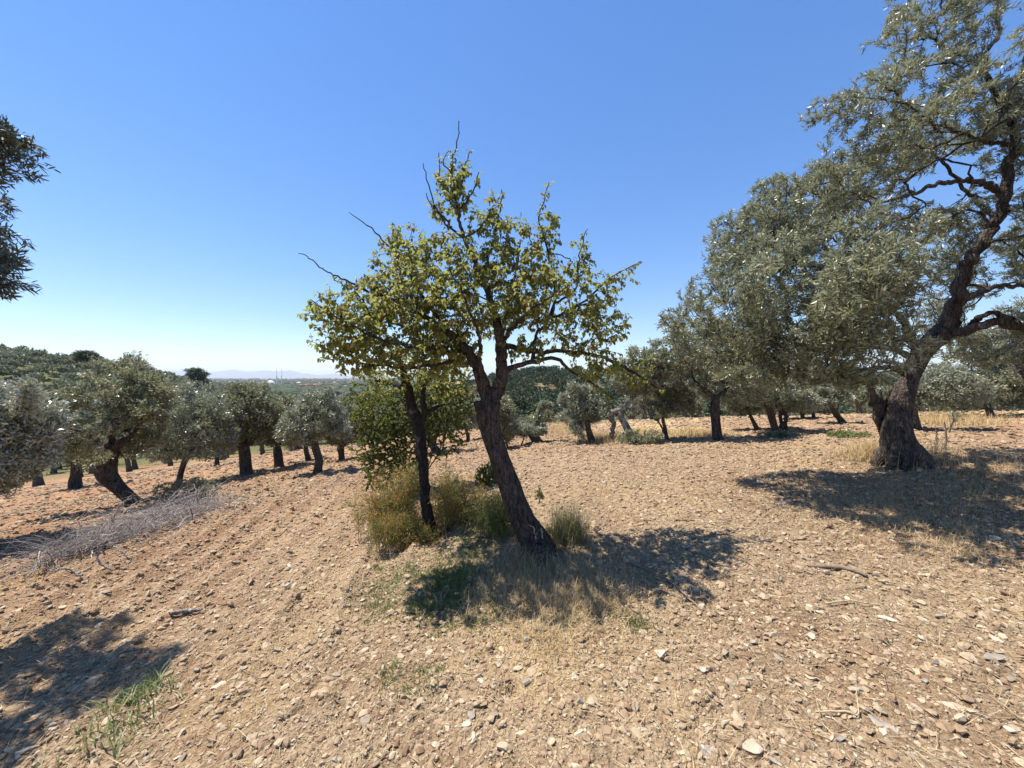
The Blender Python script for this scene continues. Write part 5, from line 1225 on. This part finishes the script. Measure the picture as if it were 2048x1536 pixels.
under2 = lambda x, y: np.clip(1.2*np.exp(-(((x-PB.x)/1.1)**2+((y-PB.y+.5)/.8)**2)), 0, 1)
flat_bits('leaf_litter', 'litter', 26000, 93, 1.8, 5.5, .015, .05, .004, .010, 'dry fallen leaves and stalks around the pear trunk', 'litter', 1.6, under2, .25)
def tufts(name, mats, spots_, per, h, w, lean, spread, label, cat, seed):
    rng = np.random.default_rng(seed); S = np.array(spots_)
    for mt, f in mats:
        k = np.maximum(3, (per*f*rng.uniform(.5, 1.4, len(S))).astype(int)); idx = np.repeat(np.arange(len(S)), k); m = len(idx)
        hh = (h*rng.uniform(.6, 1.3, len(S)))[idx]; sp_ = (spread*rng.uniform(.5, 1.4, len(S)))[idx]
        v, fc = blades(S[idx, 0], S[idx, 1], m, rng, hh, w, lean, sp_); o = mesh_obj(name, v, fc, M[mt]); tag(o, label, cat, kind='stuff')
rg = np.random.default_rng(95)
def around(px, py, rx, ry, n):
    c = [ray_ground(px+rx*rg.normal(0, .5), py+ry*rg.normal(0, .5)) for _ in range(n)]; return [(p.x, p.y) for p in c]
tufts('ground_weeds', [('weed', .7), ('grass_green', .3)], around(890, 1180, 120, 75, 330)+around(760, 1180, 60, 60, 50)+around(950, 1090, 50, 40, 60)+around(820, 1380, 90, 60, 16)+around(1280, 1260, 30, 25, 8)+around(1150, 1230, 90, 40, 14), 26, .045, .005, 1.1, .035, 'low green weeds creeping over the soil below the pear tree', 'weeds', 96)
tufts('dry_grass', [('straw', .7), ('gold_grass', .3)], around(1130, 1190, 140, 70, 330)+around(1000, 1190, 120, 60, 120)+around(1100, 1290, 120, 60, 40)+around(1750, 1010, 230, 60, 330)+around(1950, 960, 110, 60, 160)+around(1900, 1090, 160, 60, 120), 14, .10, .0034, 1.1, .06, 'thin dry grass standing in and around the tree shade', 'grass', 97)
tufts('golden_grass', [('gold_grass', .8), ('straw', .2)], around(1395, 872, 45, 7, 60)+around(1215, 880, 45, 8, 60)+around(1900, 842, 100, 10, 110)+around(1130, 862, 40, 12, 50)+around(1290, 872, 40, 8, 50), 34, .26, .012, .8, .25, 'tall golden dry grass catching the sun along the edge of the grove', 'grass', 98)
tufts('green_grass', [('weed', 1)], around(240, 930, 70, 9, 90)+around(330, 915, 60, 6, 50), 30, .12, .012, .8, .3, 'strip of fresh green grass behind the leaning olive', 'grass', 99)

def stick(pts, label, mat, name='stick', lift=.02):
    c = [ray_ground(q[0], q[1]) for q in pts]; Ym = c[0].y
    sk = Skel(400); p = [(a.x, a.y, float(surf([a.x], [a.y])[0])+lift) for a in c]; r = [q[2]/2/F*Ym for q in pts]
    sk.path(p, r, -1, .03, .002, np.random.default_rng(len(label))); sk.radii(.001)
    o = tubes(sk, lambda r: True, lambda r: 6).obj(name, M[mat], None, True, c[0]); tag(o, label, 'stick')
stick([(340, 1240, 9), (370, 1228, 8), (405, 1218, 6)], 'pale straight stick lying on the soil above the broad grass', 'pale_wood')
stick([(1615, 1136, 5), (1660, 1138, 8), (1705, 1146, 7), (1735, 1160, 5)], 'crooked grey stick on the soil near the shade of the big olive', 'brown_twig')
stick([(1650, 1215, 3), (1700, 1208, 3), (1760, 1212, 2)], 'thin pale stalk lying above the whitish flake', 'straw')
stick([(1260, 1130, 3), (1330, 1165, 3), (1385, 1215, 3), (1400, 1230, 2)], 'long thin brown twig lying right of the pear tree', 'brown_twig')
stick([(1630, 1432, 3), (1700, 1436, 4), (1716, 1436, 3), (1712, 1390, 2)], 'bent straw stalk near the bottom right', 'straw')
stick([(1530, 1022, 3), (1590, 1008, 3)], 'short pale stick at the left tip of the big shade', 'pale_wood')
for k, (px, py, h) in enumerate(((1890, 905, 62), (1872, 905, 45), (1247, 1170, 60), (1083, 1110, 52), (1068, 1112, 60), (1078, 1010, 40))):
    b = ray_ground(px, py); sk = Skel(400); rg2 = np.random.default_rng(k); Y = b.y
    p, r = pxpath([(px, py+3, 4.5), (px+2, py-h*.5, 3.5), (px-1, py-h, 2)], Y); ids = sk.path(p, r, -1, .03, .004, rg2)
    for q in range(5):
        j = ids[int(rg2.integers(3, len(ids)))]; e = sk.p[j]+unit(rg2.normal(0, 1, 3)*np.array([1, 1, .3])+np.array([0, 0, .9]))*rg2.uniform(.03, .09); sk.path([sk.p[j], e], [.002, .001], j, .03, .002, rg2)
    sk.radii(.001); lab = ['tall dry stalk right of the big olive, the taller of two', 'shorter dry stalk close to the foot of the big olive', 'dark dry stalk standing in the pear shade at right', 'pale dry stalk standing against the pear trunk foot, right one', 'pale dry stalk standing against the pear trunk foot, left one', 'dark thin dead stalk rising just right of the pear trunk'][k]
    o = tubes(sk, lambda r: True, lambda r: 5).obj('dry_stalk', M['brown_twig' if k in (0, 1, 2, 5) else 'straw'], None, True, b); tag(o, lab, 'stalk')

# ------------------------------------------------------------------ haze
def haze():
    p = Parts(); box(p, -20600, 20600, -20600, 20600, -22.5, 330)
    m, nt = new_mat('haze_air'); v = N(nt, 'ShaderNodeVolumePrincipled'); v.inputs['Color'].default_value = (.86, .92, 1, 1); v.inputs['Density'].default_value = HAZE; v.inputs['Anisotropy'].default_value = .2
    o = N(nt, 'ShaderNodeOutputMaterial'); nt.links.new(v.outputs[0], o.inputs['Volume'])
    ob = p.obj('haze', m, None, False); tag(ob, 'pale summer haze filling the air over the plain', 'haze', kind='stuff')
HAZE = .00009
haze()
